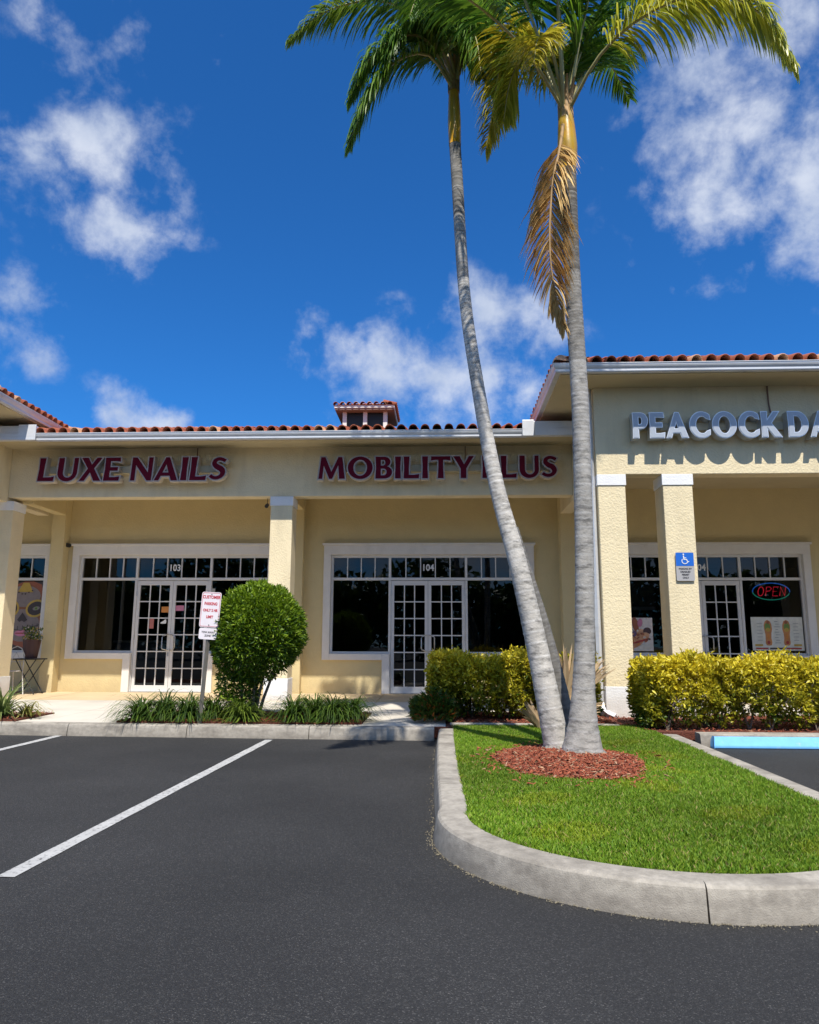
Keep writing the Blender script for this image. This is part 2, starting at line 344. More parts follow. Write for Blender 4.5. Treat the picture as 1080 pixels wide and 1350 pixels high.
def catmull0(pts, n):
    pts = [np.array(p, float) for p in pts]; pts = [2*pts[0]-pts[1]]+pts+[2*pts[-1]-pts[-2]]; out_ = []
    segs = len(pts)-3
    for i in range(n+1):
        u = i/n*segs; k = min(int(u), segs-1); t = u-k; a, b, c, d = pts[k:k+4]
        out_.append(.5*((2*b)+(-a+c)*t+(2*a-5*b+4*c-d)*t*t+(-a+3*b-3*c+d)*t**3))
    return np.array(out_)

# ================================================================== GROUND
g = mobj('asphalt_lot', [(-150, -150, 0), (150, -150, 0), (150, 150, 0), (-150, 150, 0)], [(0, 1, 2, 3)], asph); struct(g)
def stripe(x0, y0, x1, y1, w, label):
    d = Vector((x1-x0, y1-y0)).normalized(); nn = Vector((-d.y, d.x))*w/2; v = []; n = 24; f = []
    for i in range(n+1):
        t = i/n; p = Vector((x0, y0)).lerp(Vector((x1, y1)), t); a = 1+random.uniform(-.06, .06)
        v += [(p.x+nn.x*a, p.y+nn.y*a, .004), (p.x-nn.x*a, p.y-nn.y*a, .004)]
        if i: f.append((2*i-2, 2*i-1, 2*i+1, 2*i))
    o = mobj('parking_stripe', v, f, linep); struct(o); return o
stripe(-2.26, 4.0, -2.165, 9.52, .10, '')
stripe(-4.99, 4.2, -4.97, 9.75, .10, '')
stripe(-7.8, 4.2, -7.8, 9.8, .10, '')
# sidewalk made of cast slabs
side = struct(MB().box(-16, -.05, 9.82, 15.2, -.1, .1).build('sidewalk', conc))
def slabz(y): return .15+.05*max(0, (y-9.8))/5.4
def slab(x0, x1, y0, y1, m):
    e = .006; v = [(x0+e, y0+e, .1), (x1-e, y0+e, .1), (x1-e, y1-e, .1), (x0+e, y1-e, .1)]
    v += [(a, b, slabz(b)+random.uniform(-.0015, .0015)) for a, b, c in v[:4]]
    f = [(4, 5, 6, 7), (0, 1, 5, 4), (1, 2, 6, 5), (2, 3, 7, 6), (3, 0, 4, 7)]
    o = mobj('slab', v, f, m, side)
    return o
xs_ = [-16, -13.6, -11.4, -9.2, -7.3, -5.4, -3.4, -1.15, .05]
for i in range(len(xs_)-1):
    for (a, b, m) in ((9.82, 11.55, walk_m), (11.55, 13.3, walk_m), (13.3, 15.2, walk_tan)): slab(xs_[i], xs_[i+1], a, b, m)
xr = [.05, 2.0, 4.0, 6.0, 8.0, 10.5]
for i in range(len(xr)-1):
    slab(xr[i], xr[i+1], 13.3, 15.2, walk_tan); slab(xr[i], xr[i+1], 11.75, 13.3, walk_m)
struct(MB().box(-.05, 10.5, 11.75, 15.2, -.1, .0998).build('sidewalk_base', conc))
# kerbs
KP = [(0, -.02), (.026, .118), (.033, .136), (.048, .148), (.062, .151), (.205, .153), (.214, .145), (.215, -.02)]
def kerb(path, name, seglen, joint=None):
    par = struct(empty(name)); pl = [Vector(p) for p in path]; dist = [0]
    for i in range(1, len(pl)): dist.append(dist[-1]+(pl[i]-pl[i-1]).length)
    L = dist[-1]; n = max(1, round(L/seglen))
    def at(s):
        s = min(max(s, 0), L)
        for i in range(1, len(pl)):
            if s <= dist[i]+1e-9: return pl[i-1].lerp(pl[i], (s-dist[i-1])/(dist[i]-dist[i-1]))
        return pl[-1]
    cuts = [L*k/n for k in range(n+1)]
    if joint:
        j0 = min(range(len(pl)), key=lambda i: (pl[i]-Vector(joint)).length); cuts = sorted({0, L, *[dist[j0]+q*seglen for q in range(-9, 9) if .3 < dist[j0]+q*seglen < L-.3]})
    for k in range(len(cuts)-1):
        a = cuts[k]+.005; b = cuts[k+1]-.005
        pp = [at(a)]+[at(s) for s in np.linspace(a, b, max(3, int((b-a)/.12)))[1:-1]]+[at(b)]
        o = sweep('kerb_stone', pp, KP, conc, par, smooth=True); np_ = len(o.data.polygons); o.data.polygons[np_-1].use_smooth = False; o.data.polygons[np_-2].use_smooth = False
        o.data.set_sharp_from_angle(angle=.42)
    return par
# path direction so that +normal (left) points inside
kp = [(-.07, 9.60), (-.08, 8.5), (-.08, 7.5), (-.075, 6.5), (-.065, 5.9)]
cx, cy, rr = 1.345, 4.93, 1.41
arc = [(cx+rr*math.cos(a), cy+rr*math.sin(a)) for a in np.linspace(math.radians(172), math.radians(368), 40)]
kp += [(-.055, 5.45)]+arc+[(2.77, 5.6), (2.79, 7.0), (2.82, 9.2)]
kerb(kp, 'island_kerb', 3.0, (1.22, 3.52))
kerb([(-16, 9.92), (-6, 9.78), (-.10, 9.585)], 'sidewalk_kerb', 1.55)
kerb([(3.06, 9.23), (10.5, 9.30)], 'bed_kerb', 3.0)
# kerb shadow gap soil line and turf
def inner(off):
    pl = [Vector(p) for p in kp]; o_ = []
    for i, p in enumerate(pl):
        d = (pl[min(i+1, len(pl)-1)]-pl[max(i-1, 0)]).normalized(); o_.append((p.x-d.y*off, p.y+d.x*off))
    return o_
ring = inner(.20)
poly = [(p[0], p[1], .130) for p in ring]+[(2.6, 10.2, .13), (.1, 10.05, .13)]
struct(mobj('island_turf_bed', poly, [tuple(range(len(poly)))], soil))
def inpoly(x, y, pg):
    ins = np.zeros(len(x), bool); j = len(pg)-1
    for i in range(len(pg)):
        xi, yi = pg[i][:2]; xj, yj = pg[j][:2]
        c = ((yi > y) != (yj > y)) & (x < (xj-xi)*(y-yi)/(yj-yi+1e-12)+xi); ins ^= c; j = i
    return ins
MCX, MCY, MRX, MRY = 1.14, 7.07, .64, .94
def ell(x, y, s=1.0): return ((x-MCX)/(MRX*s))**2+((y-MCY)/(MRY*s))**2
# grass blades
def grass(n, pg, hmin, hmax, name):
    x = rng.uniform(-.1, 3.0, n*2); y = 3.4+(rng.random(n*2)**1.25)*6.9
    k = inpoly(x, y, pg) & ((ell(x, y)+rng.normal(0, .05, n*2)) > 1.0); x = x[k][:n]; y = y[k][:n]; n = len(x)
    h = rng.uniform(hmin, hmax, n)*(1+.18*np.sin(x*7+np.sin(y*5)*2)*np.sin(y*6)); wd = rng.uniform(.003, .0055, n)
    a = rng.uniform(0, 2*np.pi, n); lean = rng.uniform(.1, .9, n); la = rng.uniform(0, 2*np.pi, n)
    sx, sy = np.cos(a)*wd, np.sin(a)*wd; lx, ly = np.cos(la)*lean*h, np.sin(la)*lean*h
    z0 = .125; V = np.empty((n, 5, 3), np.float32)
    V[:, 0] = np.c_[x-sx, y-sy, np.full(n, z0)]; V[:, 1] = np.c_[x+sx, y+sy, np.full(n, z0)]
    V[:, 2] = np.c_[x+sx*.8+lx*.45, y+sy*.8+ly*.45, z0+h*.65]; V[:, 3] = np.c_[x-sx*.8+lx*.45, y-sy*.8+ly*.45, z0+h*.65]
    V[:, 4] = np.c_[x+lx, y+ly, z0+h]
    b = np.arange(n)[:, None]*5
    T = np.concatenate([b+[0, 1, 2], b+[0, 2, 3], b+[3, 2, 4]], 0)
    t = rng.random(n)[:, None]; pt = (.5+.5*np.sin(x*2.1+1)*np.sin(y*1.7))[:, None]
    c = np.array([.10, .23, .012])*(1-t)+np.array([.27, .38, .03])*t
    c = c*(.8+.4*pt); pt2 = (np.sin(x*4.3+2*np.sin(y*1.9))*np.sin(y*3.7+x) > .55)[:, None]; c = c*np.where(pt2, [1.25, 1.05, .9], [1, 1, 1]); dry = rng.random(n) < .05; c[dry] = (.40, .31, .12)
    return npmesh(name, V.reshape(-1, 3), T, grassm, None, np.repeat(c, 5, 0))
pg = inner(.215)+[(2.58, 10.1), (.13, 9.95)]
gr = grass(210000, pg, .024, .048, 'lawn_grass'); gr['kind'] = 'stuff'; gr['label'] = 'short green lawn grass on the kerbed island'
# mulch
def lerpg(n): return np.array([.22, .19, .13])*rng.uniform(.4, 1.3, (n, 1))
def chips(n, fx, z, name, smin=.015, smax=.05):
    x, y = fx(n); n = len(x); L = rng.uniform(smin, smax, n); w = L*rng.uniform(.2, .45, n); a = rng.uniform(0, 6.28, n); ti = rng.normal(0, .35, n); th = .004
    zz = z(x, y)+rng.uniform(0, .025 if smax > .02 else .002, n)
    d = np.c_[np.cos(a)*np.cos(ti), np.sin(a)*np.cos(ti), np.sin(ti)]; s = np.c_[-np.sin(a), np.cos(a), rng.normal(0, .3, n)]
    c = np.c_[x, y, zz]; u = np.array([0, 0, th])
    V = np.stack([c-d*L[:, None]/2-s*w[:, None]/2, c+d*L[:, None]/2-s*w[:, None]*.3, c+d*L[:, None]/2+s*w[:, None]*.35, c-d*L[:, None]/2+s*w[:, None]/2], 1)
    V = np.concatenate([V, V+u], 1)
    b = np.arange(n)[:, None]*8
    F = np.concatenate([b+q for q in ([4, 5, 6, 7], [0, 1, 5, 4], [1, 2, 6, 5], [2, 3, 7, 6], [3, 0, 4, 7])], 0)
    t = rng.random(n)[:, None]; col = np.array([.16, .03, .014])*(1-t)+np.array([.40, .11, .05])*t
    pal = rng.random(n) < .13; col[pal] = np.array([.46, .27, .16])*rng.uniform(.6, 1.1, (pal.sum(), 1))
    o = npmesh(name, V.reshape(-1, 3), F, chip, None, np.repeat(col, 8, 0)); o['kind'] = 'stuff'; return o
def mound(x, y): return .145+.045*np.clip(1-ell(x, y), 0, 1)
def ringpts(n):
    r = np.sqrt(rng.random(n)); a = rng.uniform(0, 6.28, n); k = 1.05+.05*np.sin(a*5); k = np.where(rng.random(n) < .03, k*rng.uniform(1.05, 1.35, n)/r, k); return MCX+MRX*r*np.cos(a)*k, MCY+MRY*r*np.sin(a)*k
v = [(MCX, MCY, .19)]; f = []
for j, q in enumerate((.35, .7, 1.0)):
    for i in range(40):
        a = i/40*2*math.pi; x_, y_ = MCX+MRX*q*math.cos(a), MCY+MRY*q*math.sin(a); v.append((x_, y_, .132+.045*max(0, 1-q*q)))
for i in range(40):
    i2 = (i+1) % 40; f.append((0, 1+i, 1+i2)); f += [(1+j*40+i, 1+(j+1)*40+i, 1+(j+1)*40+i2, 1+j*40+i2) for j in (0, 1)]
struct(mobj('tree_mulch_bed', v, f, mulch_base))
o = chips(6500, ringpts, mound, 'bark_mulch'); o['label'] = 'red bark mulch ring round the palm trunks'
def bed(x0, x1, y0, y1, z, n, lab, front=0):
    b = struct(MB().box(x0, x1, y0, y1, z-.1, z).build('planting_bed', mulch_base))
    o = chips(n, lambda m: (rng.uniform(x0+.02, x1-.02, m), rng.uniform(y0+.02, y1-.02, m)), lambda x, y: z+0*x, 'bark_mulch'); o['label'] = lab
bed(-4.30, -1.05, 9.93, 11.35, .178, 5000, 'red bark mulch under the border grasses and round bush')
bed(.14, 2.3, 10.12, 11.74, .158, 2600, 'red bark mulch under the hedge behind the palms')
bed(2.35, 10.2, 9.50, 11.745, .14, 3500, 'red bark mulch under the yellow hedge at right')
bed(-9.3, -5.70, 9.99, 11.0, .178, 1500, 'red bark mulch under the spiky plant at the left edge')
struct(MB().box(.10, 2.30, 10.02, 10.11, .05, .172).build('bed_edging', conc, None, .01))
struct(MB().box(2.36, 2.62, 9.3, 9.49, .02, .13).build('bed_corner', soil))
struct(MB().box(-.12, .139, 9.75, 11.75, .02, .148).build('bed_soil', mulch_base))
def kerbgrit(n):
    k = rng.integers(0, len(kp)-1, n); t = rng.random(n)[:, None]; A = np.array(kp); p = A[k]*(1-t)+A[k+1]*t; d = A[k+1]-A[k]; nn = np.c_[d[:, 1], -d[:, 0]]/np.linalg.norm(d, axis=1)[:, None]
    p = p+nn*(rng.exponential(.014, n)+.002)[:, None]; return p[:, 0], p[:, 1]
st0 = rng.bit_generator.state
go = chips(1000, kerbgrit, lambda x, y: .003+0*x, 'kerb_grit', .003, .010); go['label'] = 'pale grit and dry clippings along the kerb foot'; a_ = go.data.color_attributes['Col']
cc_ = np.ones((len(go.data.vertices), 4), np.float32); cc_[:, :3] = np.repeat(lerpg(1000), 8, 0); a_.data.foreach_set('color', cc_.ravel())
# wheel stop
v = []; ws = [(0, 0), (.0, .03), (.055, .125), (.11, .125), (.165, .03), (.165, 0)]
for x_ in (3.17, 5.05):
    for (a, b) in ws: v.append((x_+(.02 if b > .1 else 0)*(1 if x_ < 4 else -1), 9.20-.09+a, b+.003))
f = [(i, i+6, (i+1) % 6+6, (i+1) % 6) for i in range(6)]+[tuple(reversed(range(6))), tuple(range(6, 12))]
w = mobj('wheel_stop', v, f, bluep); tag(w, 'light blue painted concrete wheel stop in front of the right hedge', 'wheel stop')
md = w.modifiers.new('b', 'BEVEL'); md.width = .008; md.segments = 2

# ================================================================== BUILDING
B = empty('shopping_building', (-2.9, 13.4, 0)); tag(B, 'cream stucco shopping strip with red tiled roofs and glass storefronts', 'building')
B.location = (0, 0, 0)
WY = 15.2; FY = 13.4; RY = 11.3; LY = 12.15
STO = dict(g0=-2.28, g1=1.74, d0=-1.04, d1=.48)
offs = [0, -5.31, 5.53, -10.06]
# wall with openings
wall = MB()
edges = []
for o_ in sorted(offs): edges.append((STO['g0']+o_-.06, STO['g1']+o_+.06, STO['d0']+o_-.02, STO['d1']+o_+.02))
cur = -15
for a, b, d0, d1 in edges:
    wall.box(cur, a, WY, WY+.2, .1, 4.6)
    wall.box(a, b, WY, WY+.2, 3.03, 4.6)
    wall.box(a, d0, WY, WY+.2, .1, .96); wall.box(d1, b, WY, WY+.2, .1, .96)
    cur = b
wall.box(cur, 12, WY, WY+.2, .1, 4.6); wall.build('wall', stucco_shaded, B)
def store(o_, num, idx):
    g0, g1, d0, d1 = [STO[k]+o_ for k in ('g0', 'g1', 'd0', 'd1')]
    t = MB(); T = .15; y0 = WY-.07; y1 = WY+.06
    t.box(g0-T, g0, y0, y1, .86, 3.0); t.box(g1, g1+T, y0, y1, .86, 3.0)
    t.box(g0-T, g1+T, y0-.002, y1, 3.0, 3.19)
    t.box(g0-T-.03, g1+T+.03, y0-.04, y1, 3.19, 3.235)
    t.box(g0, d0-.02-.15, y0, y1, .86, .985); t.box(d1+.17, g1, y0, y1, .86, .985)
    t.box(d0-.17, d0-.02, y0-.003, y1, .2, .985); t.box(d1+.02, d1+.17, y0-.003, y1, .2, .985)
    t.build('window_surround', trim, B, .006)
    fr = MB(); a, b = WY+.02, WY+.11
    fr.box(g0, g0+.045, a, b, .985, 3.0); fr.box(g1-.045, g1, a, b, .985, 3.0)
    fr.box(g0+.045, g1-.045, a, b, 2.945, 3.0)
    fr.box(g0+.045, g1-.045, a, b, 2.475, 2.53)
    fr.box(g0+.045, d0-.05, a, b, .985, 1.03); fr.box(d1+.05, g1-.045, a, b, .985, 1.03)
    fr.box(d0-.05, d0, a-.01, b, .2, 2.475); fr.box(d1, d1+.05, a-.01, b, .2, 2.475)
    fr.box(d0-.05, d0-.0, a, b, 2.53, 2.945); fr.box(d1, d1+.05, a, b, 2.53, 2.945)
    W_ = fr.build('storefront_frame', frame_m, B, .004)
    # transom panes and bars
    secs = [(g0+.045, d0-.05, 4), (d0, d1, 5), (d1+.05, g1-.045, 4)]
    bars = MB()
    for (a0, b0, n) in secs:
        wdt = (b0-a0)/n
        for k in range(n):
            x0 = a0+k*wdt+(.01 if k else 0); x1 = a0+(k+1)*wdt-(.01 if k < n-1 else 0)
            mobj('transom_pane', [(x0, WY+.07, 2.53), (x1, WY+.07, 2.53), (x1, WY+.07, 2.945), (x0, WY+.07, 2.945)], [(0, 1, 2, 3)], glass, W_)
            if k: box('glazing_bar', a0+k*wdt-.01, a0+k*wdt+.01, WY+.04, WY+.1, 2.53, 2.945, frame_m, W_)
    for (x0, x1) in ((g0+.045, d0-.05), (d1+.05, g1-.045)):
        mobj('window_pane', [(x0, WY+.07, 1.03), (x1, WY+.07, 1.03), (x1, WY+.07, 2.475), (x0, WY+.07, 2.475)], [(0, 1, 2, 3)], glass, W_)
    # two door leaves
    mid = (d0+d1)/2
    for s, (x0, x1) in enumerate(((d0+.004, mid-.003), (mid+.003, d1-.004))):
        D = MB(); st = .085; z0 = .215; z1 = 2.465; ya, yb = WY+.025, WY+.075
        D.box(x0, x0+st*.75, ya, yb, z0, z1); D.box(x1-st*.75, x1, ya, yb, z0, z1)
        D.box(x0+st*.75, x1-st*.75, ya, yb, z1-.09, z1); D.box(x0+st*.75, x1-st*.75, ya, yb, z0, z0+.12)
        dr = D.build('door', frame_m, B, .003)
        gx0, gx1, gz0, gz1 = x0+st*.75, x1-st*.75, z0+.12, z1-.09
        nx, nz2 = 3, 6; w_ = (gx1-gx0)/nx; h_ = (gz1-gz0)/nz2
        for i in range(nx):
            for j in range(nz2):
                a_, b_, c_, e_ = gx0+i*w_, gx0+(i+1)*w_, gz0+j*h_, gz0+(j+1)*h_
                mobj('door_pane', [(a_, WY+.055, c_), (b_, WY+.055, c_), (b_, WY+.055, e_), (a_, WY+.055, e_)], [(0, 1, 2, 3)], glass, dr)
        for i in range(1, nx): box('glazing_bar', gx0+i*w_-.011, gx0+i*w_+.011, WY+.036, WY+.0545, gz0, gz1, frame_m, dr)
        for j in range(1, nz2): box('glazing_bar', gx0, gx1, WY+.033, WY+.0525, gz0+j*h_-.011, gz0+j*h_+.011, frame_m, dr)
        hx = (x1-.03) if s == 0 else (x0+.03); sg = -1 if s == 0 else 1
        MB().tube([(hx, WY+.02, 1.36), (hx, WY-.05, 1.36), (hx+sg*.09, WY-.075, 1.33), (hx+sg*.1, WY-.075, 1.3), (hx+sg*.1, WY-.075, 1.1), (hx+sg*.09, WY-.075, 1.07), (hx, WY-.05, 1.04), (hx, WY+.02, 1.04)], .012, 8).build('door_handle', handle_m, dr, smooth=True)
        if s == 0: box('lock_plate', x1-.045, x1-.012, WY+.018, WY+.0245, .92, 1.0, handle_m, dr)
        for hz in (.45, 1.3, 2.2):
            hx2 = x0 if s == 0 else x1
            box('hinge', hx2-.008, hx2+.008, WY+.006, WY+.024, hz-.05, hz+.05, handle_m, dr)
    text_mesh(num, .19, white_ink, 'suite_number', W_, (mid, WY+.066, 2.735), .0005, .004, space=1.02, xs=.88)
    box('threshold', d0-.02, d1+.02, WY-.05, WY+.1, .2, .215, handle_m, B)
for i, (o_, nm) in enumerate(zip(offs, ('104', '103', '104', '102'))): store(o_, nm, i)
# interior shell: floor, back wall, ceiling, party walls
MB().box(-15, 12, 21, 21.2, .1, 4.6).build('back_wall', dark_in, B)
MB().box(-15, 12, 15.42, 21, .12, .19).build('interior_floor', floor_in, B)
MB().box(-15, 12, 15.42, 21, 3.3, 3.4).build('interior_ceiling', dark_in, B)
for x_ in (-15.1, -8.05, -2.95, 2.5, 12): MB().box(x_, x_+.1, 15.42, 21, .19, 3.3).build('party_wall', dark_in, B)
# pilasters on the wall
for x0, x1, y0 in ((-8.14, -7.86, 14.95), (-3.14, -2.84, 15.0), (2.40, 2.72, 14.9)): box('pilaster', x0, x1, y0, WY-.001, .16, 4.35, stucco_shaded, B, .008)
# walkway ceiling
box('walkway_ceiling', -15, 12, FY+.3, WY, 4.36, 4.45, soffit_m, B)
box('walkway_ceiling', 2.6, 12, RY+.3, FY+.3, 4.36, 4.45, soffit_m, B)
box('walkway_ceiling', -15, -8.4, LY+.3, FY+.3, 4.36, 4.45, soffit_m, B)
# beams / fascia walls
box('beam', -8.2, 2.41, FY, FY+.28, 3.885, 4.95, stucco, B, .01)
box('beam', 2.41, 12, RY, RY+.28, 3.785, 5.40, stucco, B, .01)
box('beam', -15, -8.2, LY, LY+.28, 3.785, 5.40, stucco, B, .01)
box('beam', 2.411, 2.65, RY+.281, WY-.3, 3.80, 5.40, stucco, B, .01)
box('beam', -8.44, -8.201, LY+.281, WY-.3, 3.80, 5.40, stucco, B, .01)
box('cross_beam', -8.07, -7.862, FY+.281, 14.94, 3.82, 4.355, stucco_shaded, B, .008)
box('cross_beam', 2.651, 2.74, FY+.281, 14.89, 3.82, 4.355, stucco_shaded, B, .008)
box('cross_beam', -3.12, -2.85, FY+.281, 14.99, 3.92, 4.355, stucco_shaded, B, .008)
# columns: shaft, cap, plinth
def column(x0, x1, y0, zb, zt, plinth=.5, pm=None):
    y1 = y0+(x1-x0)
    cshaft = box('column', x0, x1, y0, y1, zb+plinth, zt-.175, stucco, B, .012)
    box('column_cap', x0-.012, x1+.012, y0-.014, y1+.012, zt-.175, zt-.001, whitep, cshaft, .006)
    box('column_plinth', x0-.012, x1+.012, y0-.014, y1+.012, zb, zb+plinth, whitep, cshaft, .006)
column(-3.17, -2.76, FY+.002, .15, 3.885, .42)
column(-8.48, -8.075, FY+.002, .15, 3.82, .42)
column(2.42, 2.84, RY+.002, .08, 3.785, .50)
column(3.41, 3.86, RY+.002, .08, 3.785, .50)
column(8.6, 9.05, RY+.002, .08, 3.785, .50)
column(-8.66, -8.22, LY+.002, .08, 3.785, .50)
# soffits
box('soffit', -8.199, 2.409, 12.662, FY-.001, 4.825, 4.85, soffit_m, B)
box('soffit', 1.80, 12, 10.70, RY-.001, 5.185, 5.21, soffit_m, B); box('soffit', 1.80, 2.409, RY, 14.6, 5.185, 5.21, soffit_m, B)
box('soffit', -15, -7.50, 11.55, LY-.001, 5.185, 5.21, soffit_m, B); box('soffit', -8.199, -7.50, LY, 14.6, 5.185, 5.21, soffit_m, B)
# gutters (K profile), path direction: +normal is outward
GP = [(0, 0), (.075, 0), (.085, .015), (.085, .045), (.105, .075), (.115, .10), (.115, .118), (.125, .122), (.125, .132), (.11, .132), (.0, .128)]
def gutter(path, z, m=alu): return sweep('gutter', path, [(a, z+b) for a, b in GP], m, B)
gutter([(1.5, 12.66), (-7.29, 12.66)], 4.765)
sweep('gutter', [(1.80, 14.1), (1.80, 10.70), (12, 10.70)], [(-a, 5.20+b) for a, b in GP], alu, B)
sweep('gutter', [(-15, 11.55), (-7.50, 11.55), (-7.50, 14.1)], [(-a, 5.20+b) for a, b in GP], alu, B)
# fascia boards behind the gutters
for (a, b, c, d, z0, z1, m_) in ((-7.29, 1.5, 12.661, 12.70, 4.77, 4.88, brown), (1.801, 12, 10.701, 10.74, 5.21, 5.33, brown), (1.801, 1.84, 10.741, 14.6, 5.21, 5.33, brown), (-15, -7.501, 11.551, 11.59, 5.21, 5.33, brown), (-7.54, -7.501, 11.591, 14.6, 5.21, 5.33, brown)):
    box('fascia_board', a, b, c, d, z0, z1, m_, B)
# end boxes where the middle gutter runs under the wings
for (x0, x1) in ((1.50, 2.40), (-8.19, -7.29)):
    box('gutter_box', x0, x1, 12.54, 12.66, 4.775, 4.90, alu, B, .006)
    box('flashing', x0+.001, x1-.001, 12.56, 12.66, 4.901, 5.04, alu, B, .006)
box('gutter_box', 1.42, 1.62, 12.515, 12.539, 4.765, 5.05, alu, B, .004)
box('gutter_box', -7.59, -7.27, 12.515, 12.539, 4.765, 5.05, alu, B, .004)
# roof
roof = MB()
def quad(mb, *p): b = len(mb.v); mb.v += list(p); mb.f.append(tuple(range(b, b+len(p)))); mb.mi.append(0)
sm, sw = .25, .33
z0m = 4.885; z0w = 5.335
quad(roof, (-8.6, 12.60, z0m), (2.8, 12.60, z0m), (2.8, 19.5, z0m+sm*6.9), (-8.6, 19.5, z0m+sm*6.9))
for sx in (1, -1):
    X0 = 1.76 if sx > 0 else -7.46; Y0_ = 0 if sx > 0 else .85
    q = lambda dx, y, z: (X0+sx*dx, y+Y0_, z)
    quad(roof, q(0, 10.66, z0w), q(10, 10.66, z0w), q(10, 15.66, z0w+sw*5), q(5, 15.66, z0w+sw*5))
    quad(roof, q(0, 10.66, z0w), q(5, 15.66, z0w+sw*5), q(5, 21, z0w+sw*5), q(0, 21, z0w))
RF = roof.build('roof', roofunder, B)
def tile_mesh(rp=.080, L=.42, th=.016):
    prof = [(rp+rp*math.cos(math.pi-a), rp*math.sin(a)*1.12) for a in np.linspace(0, math.pi, 8)]
    prof += [(2*rp+.025, -.016), (.212, -.004)]
    v = []; f = []; n = len(prof)
    for y in (0, L):
        s = 1.0 if y == 0 else .93
        for (x, z) in prof: v.append((x, y, z*s+(.0 if y else .0)))
        for (x, z) in prof: v.append((x, y, z*s-th))
    for i in range(n-1):
        f.append((i, i+1, 2*n+i+1, 2*n+i)); f.append((n+i+1, n+i, 3*n+i, 3*n+i+1)); f.append((i+1, i, n+i, n+i+1))
    me = bpy.data.meshes.new('tile'); me.from_pydata(v, [], f); me.materials.append(terra)
    me.polygons.foreach_set('use_smooth', [True]*len(f)); me.update(); return me
TM = tile_mesh(); TM2 = TM.copy(); TM2.materials.clear(); TM2.materials.append(terra2)
tv = np.array([v_.co for v_ in TM.vertices]); tf = [tuple(p.vertices) for p in TM.polygons]
def tiles(P0, along, upd, slope, n, rows, clip=None, single=2):
    """P0 eave start, along = unit direction of eave, upd = horizontal up-slope direction"""
    al = Vector(along); ud = Vector(upd); sl = math.atan(slope)
    yv = (ud*math.cos(sl)+Vector((0, 0, math.sin(sl)))); xv = al; zv = xv.cross(yv)
    if zv.z < 0: xv = -xv; zv = -zv
    R_ = Matrix((xv, yv, zv)).transposed().to_4x4()
    sv = []; sf = []
    for i in range(n):
        for k in range(rows):
            dd = k*.36
            if clip and not clip(i*.21, dd): continue
            p = Vector(P0)+al*(i*.21)+yv*(dd-.05)+zv*.045
            p = p+zv*random.uniform(-.002, .004)+yv*random.uniform(-.012, .012)
            if k < single:
                o = bpy.data.objects.new('tile', TM if random.random() < .85 else TM2); C.objects.link(o); o.parent = RF
                m_ = R_.copy(); m_.translation = p; o.matrix_local = m_@Matrix.Rotation(random.uniform(-.02, .02), 4, 'Z')@Matrix.Rotation(-.035, 4, 'X')
            else:
                m_ = R_.copy(); m_.translation = p; m_ = m_@Matrix.Rotation(-.035, 4, 'X'); b = len(sv)
                A = np.array(m_); q = tv@A[:3, :3].T+A[:3, 3]; sv += [tuple(c) for c in q]; sf += [tuple(b+j for j in f_) for f_ in tf]
    if sv:
        o = mobj('tiles_beyond', sv, sf, terra, RF, True); o['kind'] = 'stuff'
tiles((-7.50, 12.62, z0m), (1, 0, 0), (0, 1, 0), sm, 43, 14)
tiles((1.84, 10.68, z0w), (1, 0, 0), (0, 1, 0), sw, 46, 12, lambda a, d: a+.1 > d*.95, single=1)
tiles((1.78, 14.4, z0w), (0, -1, 0), (1, 0, 0), sw, 17, 8, lambda a, d: (3.6-a) > d*.95, single=2)
tiles((-7.48, 11.65, z0w), (0, 1, 0), (-1, 0, 0), sw, 18, 8, lambda a, d: a > d*.95-.1, single=2)
tiles((-7.64, 11.53, z0w), (-1, 0, 0), (0, 1, 0), sw, 20, 8, lambda a, d: a > d*.95, single=1)
# hip tiles
for sx, X0, YH in ((1, 1.76, 10.66), (-1, -7.46, 11.51)):
    for k in range(11):
        d = .02+k*.26; a = Vector((X0+sx*d, YH+d, z0w+sw*d+.03)); b = a+Vector((sx*.30, .30, sw*.30-.01))
        mb = MB(); n = 9; r0 = .125; r1 = .10; side_ = Vector((1, -sx, 0)).normalized()
        for q, (p, r) in enumerate(((a, r0), (a.lerp(b, .5), (r0+r1)/2), (b, r1))):
            for j in range(n):
                an = math.pi*j/(n-1); pp = p+side_*math.cos(an)*r+Vector((0, 0, 1))*(math.sin(an)*r); mb.v.append(tuple(pp))
        for q in range(2):
            for j in range(n-1): mb.f.append((q*n+j, q*n+j+1, (q+1)*n+j+1, (q+1)*n+j)); mb.mi.append(0)
        if k == 0:   # rounded starter
            b0 = len(mb.v); mb.v.append(tuple(a+Vector((-sx*.07, -.07, .03))))
            for j in range(n-1): mb.f.append((b0, j+1, j)); mb.mi.append(0)
        mb.build('hip_tile', terra2 if k < 2 else terra, RF, smooth=True)
